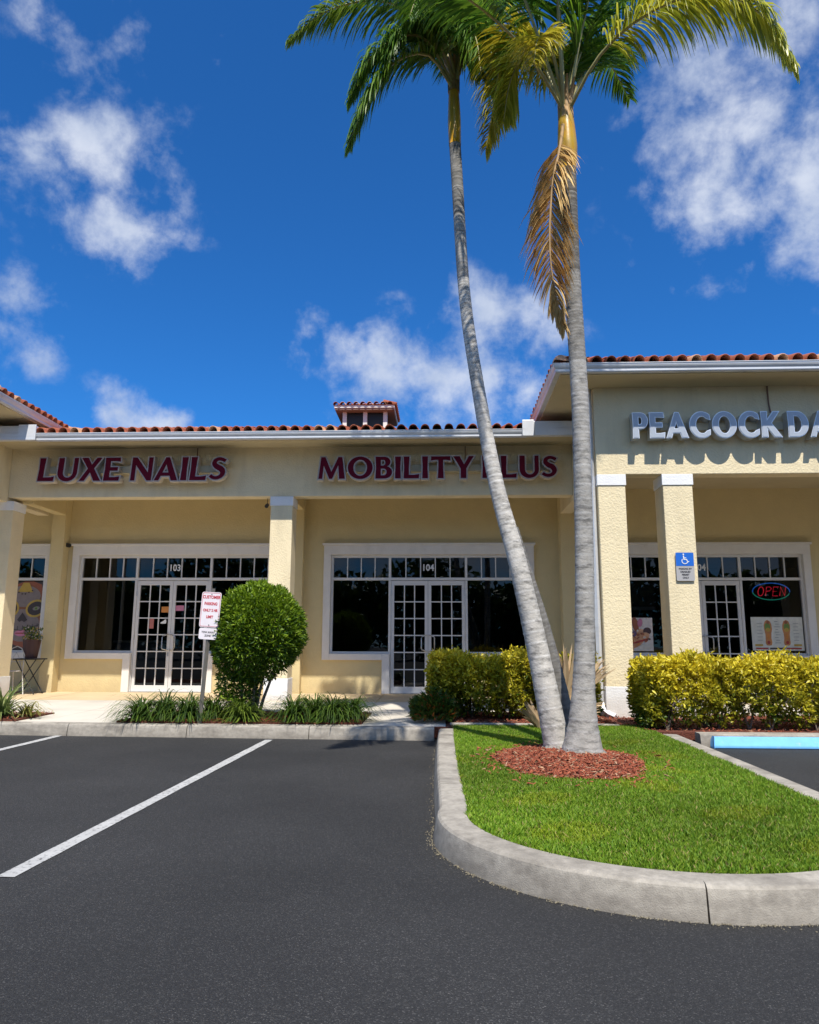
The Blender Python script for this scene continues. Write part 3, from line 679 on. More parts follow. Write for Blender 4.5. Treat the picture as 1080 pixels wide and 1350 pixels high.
# cupola
CU = empty('cupola'); CU.parent = B
cx0, cx1, cy0, cy1 = -2.44, -1.33, 17.6, 18.7
box('cupola_base', cx0, cx1, cy0, cy1, 5.6, 6.45, stucco, CU)
zt = 6.86
for x_ in (cx0, (cx0+cx1)/2-.045, cx1-.1):
    box('post', x_, x_+.1, cy0, cy0+.1, 6.45, zt, trim, CU)
for x_ in (cx0, cx1-.1): box('post', x_, x_+.1, cy1-.1, cy1, 6.45, zt, trim, CU)
box('cupola_core', cx0+.06, cx1-.06, cy0+.07, cy1-.07, 6.4, zt-.01, blackmetal, CU)
box('cupola_eave', cx0-.19, cx1+.19, cy0-.19, cy1+.19, zt+.04, zt+.12, trim, CU, .01)
box('cupola_soffit', cx0-.17, cx1+.17, cy0-.17, cy1+.17, zt, zt+.038, brown, CU)
v = [(cx0-.21, cy0-.21, zt+.12), (cx1+.21, cy0-.21, zt+.12), (cx1+.21, cy1+.21, zt+.12), (cx0-.21, cy1+.21, zt+.12), ((cx0+cx1)/2, (cy0+cy1)/2, zt+.40)]
mobj('cupola_roof', v, [(0, 1, 4), (1, 2, 4), (2, 3, 4), (3, 0, 4), (3, 2, 1, 0)], terra, CU)
for k in range(9):
    x_ = cx0-.21+k*.167; me = TM2 if k % 2 else TM; o = bpy.data.objects.new('tile', me); C.objects.link(o); o.parent = CU; o.location = (x_, cy0-.24, zt+.125); o.rotation_euler = (.24, 0, 0); o.scale = (.79, .8, .7)
for k in range(9):
    o = bpy.data.objects.new('tile', TM); C.objects.link(o); o.parent = CU; o.location = (cx1+.24, cy0-.21+k*.167, zt+.125); o.rotation_euler = (.24, 0, math.pi/2); o.scale = (.79, .8, .7)
# downspouts
def downspout(x, y, ztop, zbot, kick):
    MB().tube([(x, y, ztop), (x, y, zbot+.2), (x+.02*kick, y-.02, zbot+.1), (x+.1*kick, y-.1, zbot+.03), (x+.17*kick, y-.16, zbot+.0)], .042, 4).build('downspout', alu, B)
downspout(2.35, 11.38, 5.20, .16, 1)
downspout(-8.14, 11.9, 5.15, .16, -1)
# small spotlight by the middle column and conduit
MB().tube([(-3.28, 13.6, 3.885), (-3.28, 13.6, 3.76)], .006, 6).tube([(-3.28, 13.6, 3.76), (-3.28, 13.52, 3.72)], .035, 8).build('spotlight', blackmetal, B)
MB().tube([(-7.83, 15.05, 3.2), (-7.83, 15.13, 3.2)], .045, 10).build('awning_bracket', blackmetal, B)
MB().tube([(5.10, 11.28, 5.18), (5.105, 11.285, 4.9), (5.13, 11.28, 4.66)], .012, 6).build('conduit', brown, B)
MB().tube([(-4.6, 13.385, 4.82), (-4.6, 13.385, 4.55)], .008, 6).build('conduit', brown, B)
MB().tube([(.45, 13.385, 4.82), (.45, 13.385, 4.5)], .008, 6).build('conduit', brown, B)

# ================================================================== SIGN LETTERS
def arcp(cx_, cy_, rx, ry, a0, a1, n=14): return [(cx_+rx*math.cos(math.radians(a)), cy_+ry*math.sin(math.radians(a))) for a in np.linspace(a0, a1, n)]
def G(ch):
    if ch == 'I': return [[(0, 0), (.22, 0), (.2, .5), (.22, 1), (0, 1), (.02, .5)]], .22
    if ch == 'L': return [[(0, 0), (.6, 0), (.62, .18), (.42, .145), (.2, .145), (.2, .5), (.22, 1), (0, 1), (.02, .5)]], .62
    if ch == 'E': return [[(0, 0), (.58, 0), (.6, .17), (.42, .14), (.2, .14), (.2, .44), (.5, .44), (.5, .58), (.2, .58), (.2, .86), (.42, .86), (.58, .84), (.56, 1), (0, 1), (.02, .5)]], .6
    if ch == 'T': return [[(.28, 0), (.5, 0), (.48, .5), (.48, .85), (.62, .85), (.78, .82), (.77, 1), (.01, 1), (0, .82), (.16, .85), (.3, .85), (.3, .5)]], .78
    if ch == 'N': return [[(0, 0), (.15, 0), (.14, .7), (.63, 0), (.79, 0), (.79, 1), (.64, 1), (.65, .32), (.17, 1), (0, 1)]], .79
    if ch == 'A': return [[(0, 0), (.16, 0), (.23, .2), (.58, .2), (.65, 0), (.88, 0), (.51, 1), (.37, 1)], [(.28, .33), (.41, .72), (.53, .33)]], .88
    if ch == 'M': return [[(0, 0), (.14, 0), (.2, .64), (.44, 0), (.55, 0), (.8, .66), (.84, 0), (1.06, 0), (.95, 1), (.8, 1), (.52, .3), (.26, 1), (.1, 1)]], 1.06
    if ch == 'X': return [[(0, 0), (.18, 0), (.38, .38), (.56, 0), (.81, 0), (.51, .54), (.78, 1), (.6, 1), (.42, .69), (.25, 1), (.01, 1), (.29, .53)]], .81
    if ch == 'Y': return [[(.29, 0), (.5, 0), (.5, .44), (.8, 1), (.62, 1), (.42, .61), (.24, 1), (0, 1), (.29, .44)]], .8
    if ch == 'K': return [[(0, 0), (.21, 0), (.2, .42), (.52, 0), (.79, 0), (.38, .55), (.72, 1), (.52, 1), (.2, .6), (.21, 1), (0, 1), (.02, .5)]], .79
    if ch == 'U': return [[(0, 1)]+arcp(.375, .36, .375, .38, 180, 360)+[(.75, 1), (.6, 1)]+arcp(.4, .36, .2, .23, 0, -180)+[(.2, 1)]], .75
    if ch == 'O': return [arcp(.5, .5, .5, .52, 0, 350, 30), arcp(.5, .5, .285, .385, 0, 350, 26)], 1.0
    if ch == 'C': return [arcp(.5, .5, .5, .52, 50, 312, 26)+[(.84, .27)]+arcp(.52, .5, .3, .38, 315, 48, 22)+[(.85, .74)]], .86
    if ch == 'D': return [[(0, 0), (.36, 0)]+arcp(.36, .5, .46, .5, -84, 84)+[(.36, 1), (0, 1), (.02, .5)], [(.2, .14), (.2, .86), (.34, .86)]+arcp(.34, .5, .25, .36, 84, -84)+[(.34, .14)]], .82
    if ch == 'P': return [[(0, 0), (.21, 0), (.2, .38), (.33, .38)]+arcp(.33, .69, .28, .31, -84, 84, 12)+[(.33, 1), (0, 1), (.02, .5)], [(.2, .51), (.2, .87), (.3, .87)]+arcp(.3, .69, .11, .18, 80, -80, 9)+[(.3, .51)]], .61
    if ch == 'B': return [[(0, 0), (.36, 0)]+arcp(.36, .285, .3, .285, -80, 60, 10)+[(.44, .54)]+arcp(.34, .77, .25, .23, -50, 84, 10)+[(.34, 1), (0, 1), (.02, .5)],
                          [(.2, .13), (.2, .46), (.33, .46)]+arcp(.33, .295, .12, .165, 80, -80, 8)+[(.33, .13)], [(.2, .59), (.2, .87), (.31, .87)]+arcp(.31, .73, .09, .14, 80, -80, 8)+[(.31, .59)]], .66
    if ch == 'S':
        cl = [(.56, .83), (.44, .90), (.3, .92), (.17, .84), (.15, .70), (.26, .58), (.42, .48), (.50, .33), (.44, .17), (.28, .09), (.14, .11), (.03, .19)]
        c = catmull([(x, y, 0) for x, y in cl], 40)[:, :2]; n = len(c); A = []; Bp = []
        for i in range(n):
            d = c[min(i+1, n-1)]-c[max(i-1, 0)]; d = d/np.linalg.norm(d); t = i/(n-1); w_ = .062+.045*math.exp(-((t-.5)/.2)**2); nn = np.array([-d[1], d[0]])
            A.append(tuple(c[i]+nn*w_)); Bp.append(tuple(c[i]-nn*w_))
        return [A+Bp[::-1]], .62
def sign(name, text, x0, x1, z, h, yface, depth, mats, label, shear=0, sp=.13, wallY=None, spacew=.45, off=.026):
    tot = 0; items = []
    for ch in text:
        if ch == ' ': tot += spacew-sp; continue
        cs, w_ = G(ch); items.append((ch, cs, tot, w_)); tot += w_+sp
    tot -= sp; sx_ = (x1-x0)/(tot*h)
    face, tr_, ret = mats
    R0 = empty(name, (x0, yface, z)); tag(R0, label, 'sign')
    for ch, cs, xo, w_ in items:
        cc = [[((x+xo+shear*y)*h*sx_, y*h) for x, y in c] for c in cs]
        L_ = flat_shape(cc, depth/2, ret, 'letter', R0, (0, depth/2+.012, 0), offset=off)
        t2 = flat_shape(cc, .006, tr_, 'letter_trim', L_, (0, 0, depth/2+.006), offset=off); t2.rotation_euler = (0, 0, 0)
        f3 = flat_shape(cc, .004, face, 'letter_face', L_, (0, 0, depth/2+.016), offset=.003); f3.rotation_euler = (0, 0, 0)
    w_ = x1-x0
    MB().box(.08, w_-.08, depth+.013, wallY-yface, h*.40, h*.72).build('raceway', raceway, R0, .006)
    return R0
sign('shop_sign', 'LUXE NAILS', -7.50, -3.97, 4.145, .43, 13.12, .13, (maroon, letwhite, letret), 'maroon LUXE NAILS channel letters on the fascia above suite 103', shear=.06, wallY=13.398)
sign('shop_sign', 'MOBILITY PLUS', -2.24, 2.10, 4.155, .40, 13.12, .13, (maroon, letwhite, letret), 'maroon MOBILITY PLUS channel letters on the fascia above suite 104', wallY=13.398, spacew=.36)
sign('shop_sign', 'PEACOCK DA', 2.95, 5.92, 4.31, .385, 11.08, .15, (silver, silvtrim, silvret), 'silver PEACOCK DA channel letters on the taller right fascia', sp=.13, wallY=11.298, spacew=.36, off=.014)

# ================================================================== LEAF TOOLS
def leaves(P0, D, Ln, Wd, col, m, name, parent=None, fold=.25, Nrm=None):
    n = len(P0); D = D/np.linalg.norm(D, axis=1)[:, None]
    Nn = rng.normal(0, 1, (n, 3)) if Nrm is None else Nrm+rng.normal(0, .35, (n, 3))
    Sd = np.cross(D, Nn); Sd /= np.linalg.norm(Sd, axis=1)[:, None]+1e-9; U = np.cross(Sd, D)
    Ln = Ln[:, None]; Wd = Wd[:, None]
    V = np.stack([P0, P0+D*Ln*.45+Sd*Wd/2+U*Wd*fold, P0+D*Ln-U*Ln*.12, P0+D*Ln*.45-Sd*Wd/2+U*Wd*fold], 1)
    b = np.arange(n)[:, None]*4; T = np.concatenate([b+[0, 1, 2], b+[0, 2, 3]], 0)
    return npmesh(name, V.reshape(-1, 3), T, m, parent, np.repeat(col, 4, 0))
def lerpc(a, b, t): return np.array(a)*(1-t[:, None])+np.array(b)*t[:, None]

# hedges
def hedge(x0, x1, y0, y1, zb, zt_, n, label, greenbias, seed, lean_left=0):
    H = empty('hedge', ((x0+x1)/2, (y0+y1)/2, zb-.1)); tag(H, label, 'hedge'); ox, oy, oz = H.location
    # clusters of leaves (twig tips) concentrated on the outer shell
    nc = n//9; u = rng.random((nc, 3)); 
    f_ = rng.choice(5, nc, p=[.40, .24, .10, .13, .13]); q = rng.random(nc)**1.5*.30
    x = x0+(x1-x0)*u[:, 0]; y = y0+(y1-y0)*u[:, 1]; z = zb+(zt_-zb)*u[:, 2]**.85
    und = .045*np.sin(x*6+1)+.03*np.sin(x*14+y*8)
    y = np.where(f_ == 0, y0+q, y); z = np.where(f_ == 1, zt_-q*.7+und+rng.normal(0, .015, nc), z); y = np.where(f_ == 2, y1-q, y)
    x = np.where(f_ == 3, x0+q, x); x = np.where(f_ == 4, x1-q, x)
    # rounded shoulders and undercut base
    sh = np.clip((z-(zt_-.22))/.22, 0, 1); y = y+sh**2*.12*np.where(f_ == 0, 1, 0); x += sh**2*.12*(f_ == 3)-sh**2*.12*(f_ == 4)
    lo = np.clip((zb+.30-z)/.30, 0, 1); y += lo*.16*(f_ == 0); 
    y += .06*np.sin(x*5.2+z*3)*np.where(f_ == 0, 1, 0)+.04*np.sin(x*13+z*9)*(f_ == 0)
    keep = rng.random(nc) > .38*lo; x, y, z, f_ = x[keep], y[keep], z[keep], f_[keep]; nc = len(x)
    o_ = np.zeros((nc, 3)); o_[:, 1] = np.where(f_ == 0, -1, np.where(f_ == 2, 1, 0)); o_[:, 2] = np.where(f_ == 1, 1, .35); o_[:, 0] = np.where(f_ == 3, -1, np.where(f_ == 4, 1, 0))
    o_ += rng.normal(0, .35, (nc, 3))
    cc = rng.random(nc); patch = .5+.5*np.sin(x*3.1+seed)*np.sin(z*5+seed*2+x)
    k = 9; Pc = np.repeat(np.c_[x, y, z], k, 0)+rng.normal(0, .022, (nc*k, 3)); Dd = np.repeat(o_, k, 0)*.7+rng.normal(0, .75, (nc*k, 3))
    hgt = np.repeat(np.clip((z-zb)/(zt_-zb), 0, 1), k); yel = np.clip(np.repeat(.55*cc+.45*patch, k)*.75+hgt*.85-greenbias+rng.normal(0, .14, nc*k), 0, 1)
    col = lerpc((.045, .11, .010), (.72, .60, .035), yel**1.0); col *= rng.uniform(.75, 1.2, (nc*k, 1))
    Pc -= np.array([ox, oy, oz])
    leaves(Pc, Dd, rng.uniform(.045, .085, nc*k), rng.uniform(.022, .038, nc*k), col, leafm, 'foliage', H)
    # branches
    mb = MB(); nb = int((x1-x0)*7)
    for i in range(nb):
        bx_ = x0+.1+(x1-x0-.2)*random.random(); by = y0+.12+(y1-y0-.25)*random.random()
        for j in range(3):
            tx, ty = bx_+random.uniform(-.3, .3), by+random.uniform(-.25, .2); tx = min(max(tx, x0+.08), x1-.08); ty = min(max(ty, y0+.1), y1-.08)
            mb.tube([(bx_-ox, by-oy, zb-.08-oz), ((bx_+tx)/2-ox+random.uniform(-.04, .04), (by+ty)/2-oy, zb+.25-oz), (tx-ox, ty-oy, zt_-.12-oz)], [.012, .009, .004], 5, cap=False)
    mb.build('branches', wood, H)
    return H
hedge(-.16, 2.1, 10.35, 11.2, .24, 1.0, 38000, 'dark green hedge with yellow top behind the leaning palm trunks', .22, 1.3)
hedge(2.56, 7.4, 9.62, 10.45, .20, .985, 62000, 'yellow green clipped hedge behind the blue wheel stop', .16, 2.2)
# low croton at the left foot of the hedge
cr_ = empty('croton_shrub', (-.12, 10.25, .17)); tag(cr_, 'low dark shrub with orange leaves at the left foot of the palm hedge', 'shrub')
n = 1500; r = rng.random(n)**.5*.28; a = rng.uniform(0, 6.28, n); Pc = np.c_[r*np.cos(a), r*np.sin(a)*.8, rng.random(n)*.42*(1-r*1.8)+.02]
t = rng.random(n); col = lerpc((.05, .11, .015), (.12, .16, .02), t); k = rng.random(n) < .12; col[k] = (.42, .12, .02)
leaves(Pc, np.c_[np.cos(a), np.sin(a), rng.uniform(.1, 1.2, n)]+rng.normal(0, .3, (n, 3)), rng.uniform(.06, .11, n), rng.uniform(.022, .04, n), col, leafm, 'foliage', cr_)
MB().tube([(0, 0, -.02), (.02, 0, .2)], [.015, .006], 6).tube([(0, 0, -.02), (-.1, .02, .18)], [.012, .005], 6).build('stem', wood, cr_)

# round topiary bush
TB = empty('topiary_bush', (-2.585, 10.35, .178)); tag(TB, 'large round clipped green bush beside the parking sign', 'bush')
n = 34000
u = rng.normal(0, 1, (n, 3)); u /= np.linalg.norm(u, axis=1)[:, None]; rad = 1-rng.random(n)**2.0*.42
lump = 1+.025*np.sin(u[:, 0]*9+2)*np.sin(u[:, 2]*8)+.025*np.sin(u[:, 1]*13+u[:, 2]*7)+.03*np.sin(u[:, 0]*23+u[:, 2]*19)
z = u[:, 2]; rx = np.where(z > 0, .635, .635-.06*(-z)); Pc = np.c_[u[:, 0]*rx*rad*lump+.03, u[:, 1]*.62*rad*lump, z*np.where(z > 0, .69, .66)*rad*lump+1.32-.178]
Pc[:, 0] += np.where(z < -.2, -.10*(-z-.2), 0)
keep = ~((z < -.6) & (rng.random(n) < .6)); Pc, u, z = Pc[keep], u[keep], z[keep]; n = len(Pc)
# hanging lower skirt
m_ = 1500; a = rng.uniform(0, 6.28, m_); r = rng.random(m_)**.5*.30; Ps = np.c_[r*np.cos(a)-.22, r*np.sin(a), rng.uniform(.18, .55, m_)+.3*r]
Pc = np.r_[Pc, Ps]; u = np.r_[u, np.c_[np.cos(a), np.sin(a), -.3+0*a]]; n = len(Pc)
D = u*.7+rng.normal(0, .6, (n, 3))+np.array([0, 0, .25]); t = np.clip(rng.random(n)*.8+np.clip(u[:, 2], 0, 1)*.35, 0, 1)  # leaves lighter towards the top, sunlight put into their colour
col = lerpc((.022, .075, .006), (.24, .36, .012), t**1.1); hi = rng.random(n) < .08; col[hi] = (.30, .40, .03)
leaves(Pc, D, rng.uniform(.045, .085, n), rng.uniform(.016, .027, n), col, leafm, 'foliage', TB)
tr_ = MB()
for (dx, dy, ex, ez) in ((0.02, 0, .16, .75), (.05, .03, .28, .7), (-.04, .02, -.1, .7), (-.08, -.02, -.26, .75), (0, -.03, .02, .85), (.03, .05, -.02, .7)):
    tr_.tube([(dx, dy, -.02), (dx+(ex-dx)*.35, dy*1.5, ez*.4), (ex, dy*2, ez), (ex*1.6, dy*3, ez+.35)], [.028, .022, .016, .008], 7, cap=False)
tr_.build('stems', wood, TB)

# strappy clumps
def clump(x, y, z, nb, L, wd, c0, c1, label, cat, name='border_grass', spread=1.0, droop=1.0, group=None):
    R0 = empty(name, (x, y, z)); tag(R0, label, cat, group); n = nb
    a = rng.uniform(0, 6.28, n); e = rng.uniform(.35, 1.45, n); Lr = L*rng.uniform(.7, 1.15, n); seg = 5
    base = np.c_[rng.normal(0, .03, n), rng.normal(0, .03, n), np.zeros(n)]
    p = base.copy(); V = []; ang = e.copy(); side_ = np.c_[-np.sin(a), np.cos(a), np.zeros(n)]
    for s in range(seg+1):
        w_ = wd*(1.0 if s < 2 else (1-(s-1)/(seg-.6)))*.5; w_ = max(w_, .001)
        V.append(p-side_*w_); V.append(p+side_*w_)
        d = np.c_[np.cos(a)*np.cos(ang), np.sin(a)*np.cos(ang), np.sin(ang)]
        p = p+d*(Lr/seg)[:, None]; ang = ang-droop*rng.uniform(.25, .5, n)*(1+s*.15)
        p[:, 2] = np.maximum(p[:, 2], .012)
    V = np.stack(V, 1); b = np.arange(n)[:, None]*(2*(seg+1)); F = np.concatenate([b+[2*s, 2*s+1, 2*s+3, 2*s+2] for s in range(seg)], 0)
    t = rng.random(n); col = np.repeat(lerpc(c0, c1, t), 2*(seg+1), 0)
    npmesh('blades', V.reshape(-1, 3), F, leafm, R0, col)
    return R0
c0, c1 = (.022, .06, .010), (.11, .18, .022)
CLs = [(-4.06, 10.12, 'dark strappy grass clump at the left end of the mulch bed'),
       (-3.75, 10.2, 'strappy grass clump second from the left end of the mulch bed'),
       (-3.42, 10.13, 'strappy grass clump just left of the parking sign post'),
       (-3.12, 10.3, 'strappy grass clump behind the parking sign post'),
       (-2.66, 10.08, 'yellow green strappy clump in front of the round bush'),
       (-2.85, 10.6, 'shaded strappy clump at the left foot of the round bush'),
       (-1.98, 10.14, 'strappy grass clump just right of the round bush stems'),
       (-1.72, 10.24, 'strappy grass clump second right of the round bush'),
       (-1.46, 10.14, 'strappy grass clump second from the right end of the bed'),
       (-1.22, 10.24, 'strappy grass clump at the right end of the mulch bed')]
for i, (x, y, lb) in enumerate(CLs):
    big = 1.0 if i != 4 else .9
    clump(x, y, .178, 270, .62*big, .022, c0, (.22, .30, .04) if i == 4 else c1, lb, 'grass clump', group='strappy border grasses in the mulch bed')
clump(-6.05, 10.25, .178, 130, .66, .032, (.10, .16, .04), (.32, .36, .12), 'spiky yellow green plant at the left edge of the walk', 'plant', 'spiky_plant', droop=.6)
clump(-5.80, 10.4, .178, 40, .42, .03, (.20, .20, .04), (.45, .40, .12), 'low yellowed spiky plant lying on the walk at left', 'plant', 'spiky_plant', droop=1.2)

# ================================================================== PALMS
def palm_trunk(pts, rads, n_ring, name, parent, loc, darktop=.12, ringpitch=.10, shade=1.0):
    pts = np.array(pts)-np.array(loc); L = np.sum(np.linalg.norm(np.diff(pts, axis=0), axis=1)); n = int(L/.018)
    c = catmull(pts, n); dd_ = np.r_[0, np.cumsum(np.linalg.norm(np.diff(pts, axis=0), axis=1))]; rr_ = np.interp(np.linspace(0, 1, n+1), dd_/dd_[-1], rads); k = 26; V = np.empty((n+1, k, 3)); Cc = np.empty((n+1, k, 3))
    ph = 0; nextr = ringpitch*.6; prev = 0; marks = np.zeros(n+1); step = L/n; s = 0; 
    while s < L:
        pi_ = ringpitch*(1.35-1.0*min(1, s/L*1.3)**.6)*random.uniform(.75, 1.25); s += pi_; i = int(s/step)
        if i < n: marks[i] = 1
    th = np.linspace(0, 2*np.pi, k, endpoint=False); since = 0
    for i in range(n+1):
        t = c[min(i+1, n)]-c[max(i-1, 0)]; t /= np.linalg.norm(t); e1 = np.cross(t, [0, 1, 0]); e1 /= np.linalg.norm(e1); e2 = np.cross(t, e1)
        since = 0 if marks[i] else since+step
        r = rr_[i]*(1+.022*max(0, 1-since/.02)-.010*min(1, since/.08)); tt = i/n
        jit = 1+.018*np.sin(th*3+tt*20)+rng.normal(0, .004, k)
        V[i] = c[i]+(np.cos(th)[:, None]*e1+np.sin(th)[:, None]*e2)*(r*jit)[:, None]
        base = np.array([.60, .565, .51])*(1-.15*np.sin(tt*37)*.5)*shade
        if marks[i]: base = np.array([.76, .73, .68])*rng.uniform(.8, 1.05)*shade
        elif since < .03: base = base*.80
        if tt > 1-darktop: base = base*(.22+.3*rng.random())
        elif tt > 1-darktop*1.8: base = base*.7
        Cc[i] = base*rng.uniform(.93, 1.07, (k, 1))
    idx = np.arange(n)[:, None]*k; j = np.arange(k); j2 = (j+1) % k
    F = np.stack([(idx+j).ravel(), (idx+j2).ravel(), (idx+k+j2).ravel(), (idx+k+j).ravel()], 1)
    return npmesh(name, V.reshape(-1, 3), F, bark, parent, Cc.reshape(-1, 3), smooth=True)
def roots(loc, parent, r, n_, seed):
    rd = random.Random(seed); mb = MB()
    for i in range(n_):
        a = 2*math.pi*i/n_+rd.uniform(-.2, .2); c_, s_ = math.cos(a), math.sin(a); k = rd.uniform(.04, .11)
        mb.tube([(c_*r*.55, s_*r*.55, .10), (c_*r*.95, s_*r*.95, .05), (c_*(r+k), s_*(r+k), -.005)], [.035, .028, .012], 6, cap=False)
    mb.build('roots', rootm, parent, smooth=True)
rootm = mat('root_bark', (.24, .22, .19), .95, var=.3, vscale=18, bump=1, bscale=50, bdist=.01)
def frond(ctrl, parent, loc, c0, c1, n=62, Lmax=.66, hang=.8, w=.030, dry=False, start=.25, fwd=.55, sidey=1.0, raise_=.35):
    n = int(n*2.1); R_ = catmull(ctrl, 60)-np.array(loc); K = len(R_)
    mb = MB(); mb.tube([tuple(p) for p in R_[::4]], list(np.linspace(.022, .004, len(R_[::4]))), 6, cap=False)
    V = []; F = []; col = []; b = 0; seg = 4
    for i in range(n):
        t = start+(1-start)*i/(n-1); u = t*(K-1); k = min(int(u), K-2); p = R_[k]+(R_[k+1]-R_[k])*(u-k)
        T = R_[min(k+1, K-1)]-R_[max(k-1, 0)]; T /= np.linalg.norm(T)
        Sd = np.cross(T, [0, 0, 1]); ns = np.linalg.norm(Sd); Sd = Sd/ns if ns > .15 else np.array([1., 0, 0]); U = np.cross(Sd, T)
        tt = (t-start)/(1-start); L = Lmax*(.45+.55*math.sin(math.pi*min(1, tt*.85+.18)))*(1-.45*tt**3)
        for sg in (-1, 1):
            d = Sd*sg*sidey*random.uniform(.7, 1.1)+T*(fwd+.5*tt)*random.uniform(.8, 1.2)+U*random.uniform(-.1, raise_+.2); d /= np.linalg.norm(d)
            q = p.copy(); ll = L*random.uniform(.82, 1.1); cc_ = np.array(c0)+(np.array(c1)-np.array(c0))*random.random(); h_ = hang*random.uniform(.6, 1.25)
            wd = w*random.uniform(.8, 1.1); nrm = np.cross(d, np.array([0, 0, 1.])); ws = nrm/(np.linalg.norm(nrm)+1e-6); ws = ws*.75+np.array([0, 0, .5])*random.choice((-1, 1)); b0 = b
            for s in range(seg+1):
                ww = wd*(.45, 1.0, .9, .6, .06)[s]*.5
                V.append(q-ws*ww); V.append(q+ws*ww); col.append(cc_); col.append(cc_*(1.0 if s < 3 else 1.1)); b += 2
                d = d+np.array([0, 0, -1])*h_*(.16+.16*s); d /= np.linalg.norm(d); q = q+d*ll/seg
                if s < seg: F.append((b0+2*s, b0+2*s+1, b0+2*s+3, b0+2*s+2))
    o = npmesh('frond', np.array(V), F, dryfr if dry else frondm, parent, np.array(col))
    mb.build('rachis', petdry if dry else petiole, o, smooth=True)
    return o
GRN = ((.035, .12, .012), (.19, .32, .025)); YG = ((.22, .27, .015), (.62, .58, .05)); YB = ((.34, .32, .02), (.68, .56, .05)); TAN = ((.42, .25, .08), (.80, .58, .26))
# right palm
l0 = (1.325, 7.35, .14)
PR = empty('palm_tree', l0); tag(PR, 'straight ringed palm with dead frond hanging from its crown', 'palm tree')
rp = [(1.318, 7.35, .12), (1.325, 7.35, .20), (1.342, 7.35, .45), (1.358, 7.35, .75), (1.384, 7.35, 1.19), (1.418, 7.35, 2.30), (1.429, 7.35, 3.40), (1.415, 7.35, 4.30), (1.395, 7.35, 5.33), (1.395, 7.35, 6.30)]
palm_trunk(rp, [.225, .195, .138, .110, .097, .090, .088, .086, .084, .086], 0, 'trunk', PR, l0, .20, .115, .70)
def crownshaft(pts, rs, parent, loc):
    mb = MB(); c = catmull(pts, 16)-np.array(loc); r = list(np.interp(np.linspace(0, 1, 17), np.linspace(0, 1, len(rs)), rs))
    mb.tube([tuple(p) for p in c], r, 14); o = mb.build('crownshaft', shaft, parent, smooth=True)
    mb = MB()
    for i in range(10):
        a = i*2.4; h = .75+.25*(i % 3)/3; p = c[-1]; mb.tube([tuple(c[-5]+np.array([math.cos(a), math.sin(a), 0])*rs[-1]*.9), tuple(p+np.array([math.cos(a)*.06, math.sin(a)*.06, .05])), tuple(p+np.array([math.cos(a)*.12, math.sin(a)*.12, .3*h]))], [.035, .026, .012], 6)
    mb.build('leaf_bases', petdry, parent, smooth=True)
roots(l0, PR, .20, 17, 3)
crownshaft([(1.395, 7.35, 6.28), (1.398, 7.35, 6.5), (1.395, 7.35, 6.75), (1.39, 7.35, 7.1)], [.088, .108, .092, .060], PR, l0)
FR = dict(
  a=[(1.41, 7.35, 6.97), (1.7, 7.0, 7.37), (2.11, 6.7, 7.57), (2.62, 6.4, 7.52), (3.02, 6.2, 7.1), (3.25, 6.1, 6.43)],
  b=[(1.38, 7.35, 7.07), (1.36, 7.3, 8.18), (1.3, 7.1, 9.37), (1.02, 6.8, 10.14)],
  c=[(1.41, 7.35, 7.06), (1.62, 7.3, 8.07), (1.84, 7.0, 8.84), (2.21, 6.5, 8.91)],
  d=[(1.39, 7.35, 6.97), (0.96, 6.9, 7.3), (0.44, 6.2, 7.2), (-0.12, 5.4, 6.78), (-0.53, 5.0, 6.24)],
  e=[(1.38, 7.35, 6.97), (1.18, 7.5, 7.88), (1.0, 7.7, 8.35), (0.76, 7.9, 8.2), (0.65, 8.0, 7.61), (0.56, 8.1, 7.12)],
  f=[(1.38, 7.35, 7.07), (1.2, 7.0, 7.48), (0.99, 6.5, 7.15), (0.9, 6.25, 6.65)],
  h=[(1.41, 7.35, 7.06), (1.76, 7.8, 7.92), (2.16, 8.5, 8.63), (2.57, 9.0, 8.47)],
  i=[(1.41, 7.35, 6.97), (1.61, 7.5, 7.86), (2.06, 7.8, 8.79), (2.86, 8.1, 9.44), (3.43, 8.4, 9.39)])
frond(FR['a'], PR, l0, *YG, n=92, Lmax=.70, hang=1.7, start=.24)
frond(FR['b'], PR, l0, *GRN, n=70, hang=.6, start=.3)
frond(FR['c'], PR, l0, *GRN, n=66, hang=.8, start=.25)
frond(FR['d'], PR, l0, *GRN, n=72, hang=1.1, start=.38)
frond(FR['e'], PR, l0, *YB, n=90, Lmax=.72, hang=1.0, start=.28)
frond([(1.38, 7.35, 6.97), (1.16, 7.4, 7.64), (0.95, 7.4, 7.75), (0.8, 7.5, 7.5), (0.73, 7.6, 7.09)], PR, l0, *YG, n=70, Lmax=.6, hang=1.1, start=.35)
frond(FR['f'], PR, l0, *YB, n=50, Lmax=.52, hang=.9, start=.40)
frond([(1.40, 7.35, 7.0), (1.55, 7.7, 7.9), (1.75, 8.3, 8.6), (1.9, 9.0, 8.9)], PR, l0, *GRN, n=66, hang=.9)
frond([(1.39, 7.35, 7.0), (1.2, 7.7, 7.9), (.95, 8.3, 8.5), (.7, 8.9, 8.5)], PR, l0, *GRN, n=66, hang=.9)
frond(FR['h'], PR, l0, *GRN, n=60, hang=.9, start=.25)
frond(FR['i'], PR, l0, *GRN, n=72, hang=1.0, start=.25)
frond([(1.36, 7.3, 7.0), (1.2, 6.6, 8.4), (1.0, 5.7, 8.9), (.9, 4.9, 8.5), (.8, 4.4, 7.7)], PR, l0, *GRN, n=72, hang=1.0)
frond([(1.36, 7.3, 7.0), (.7, 6.7, 8.4), (0, 6.0, 8.8), (-.6, 5.4, 8.2)], PR, l0, *GRN, n=66, hang=1.0)
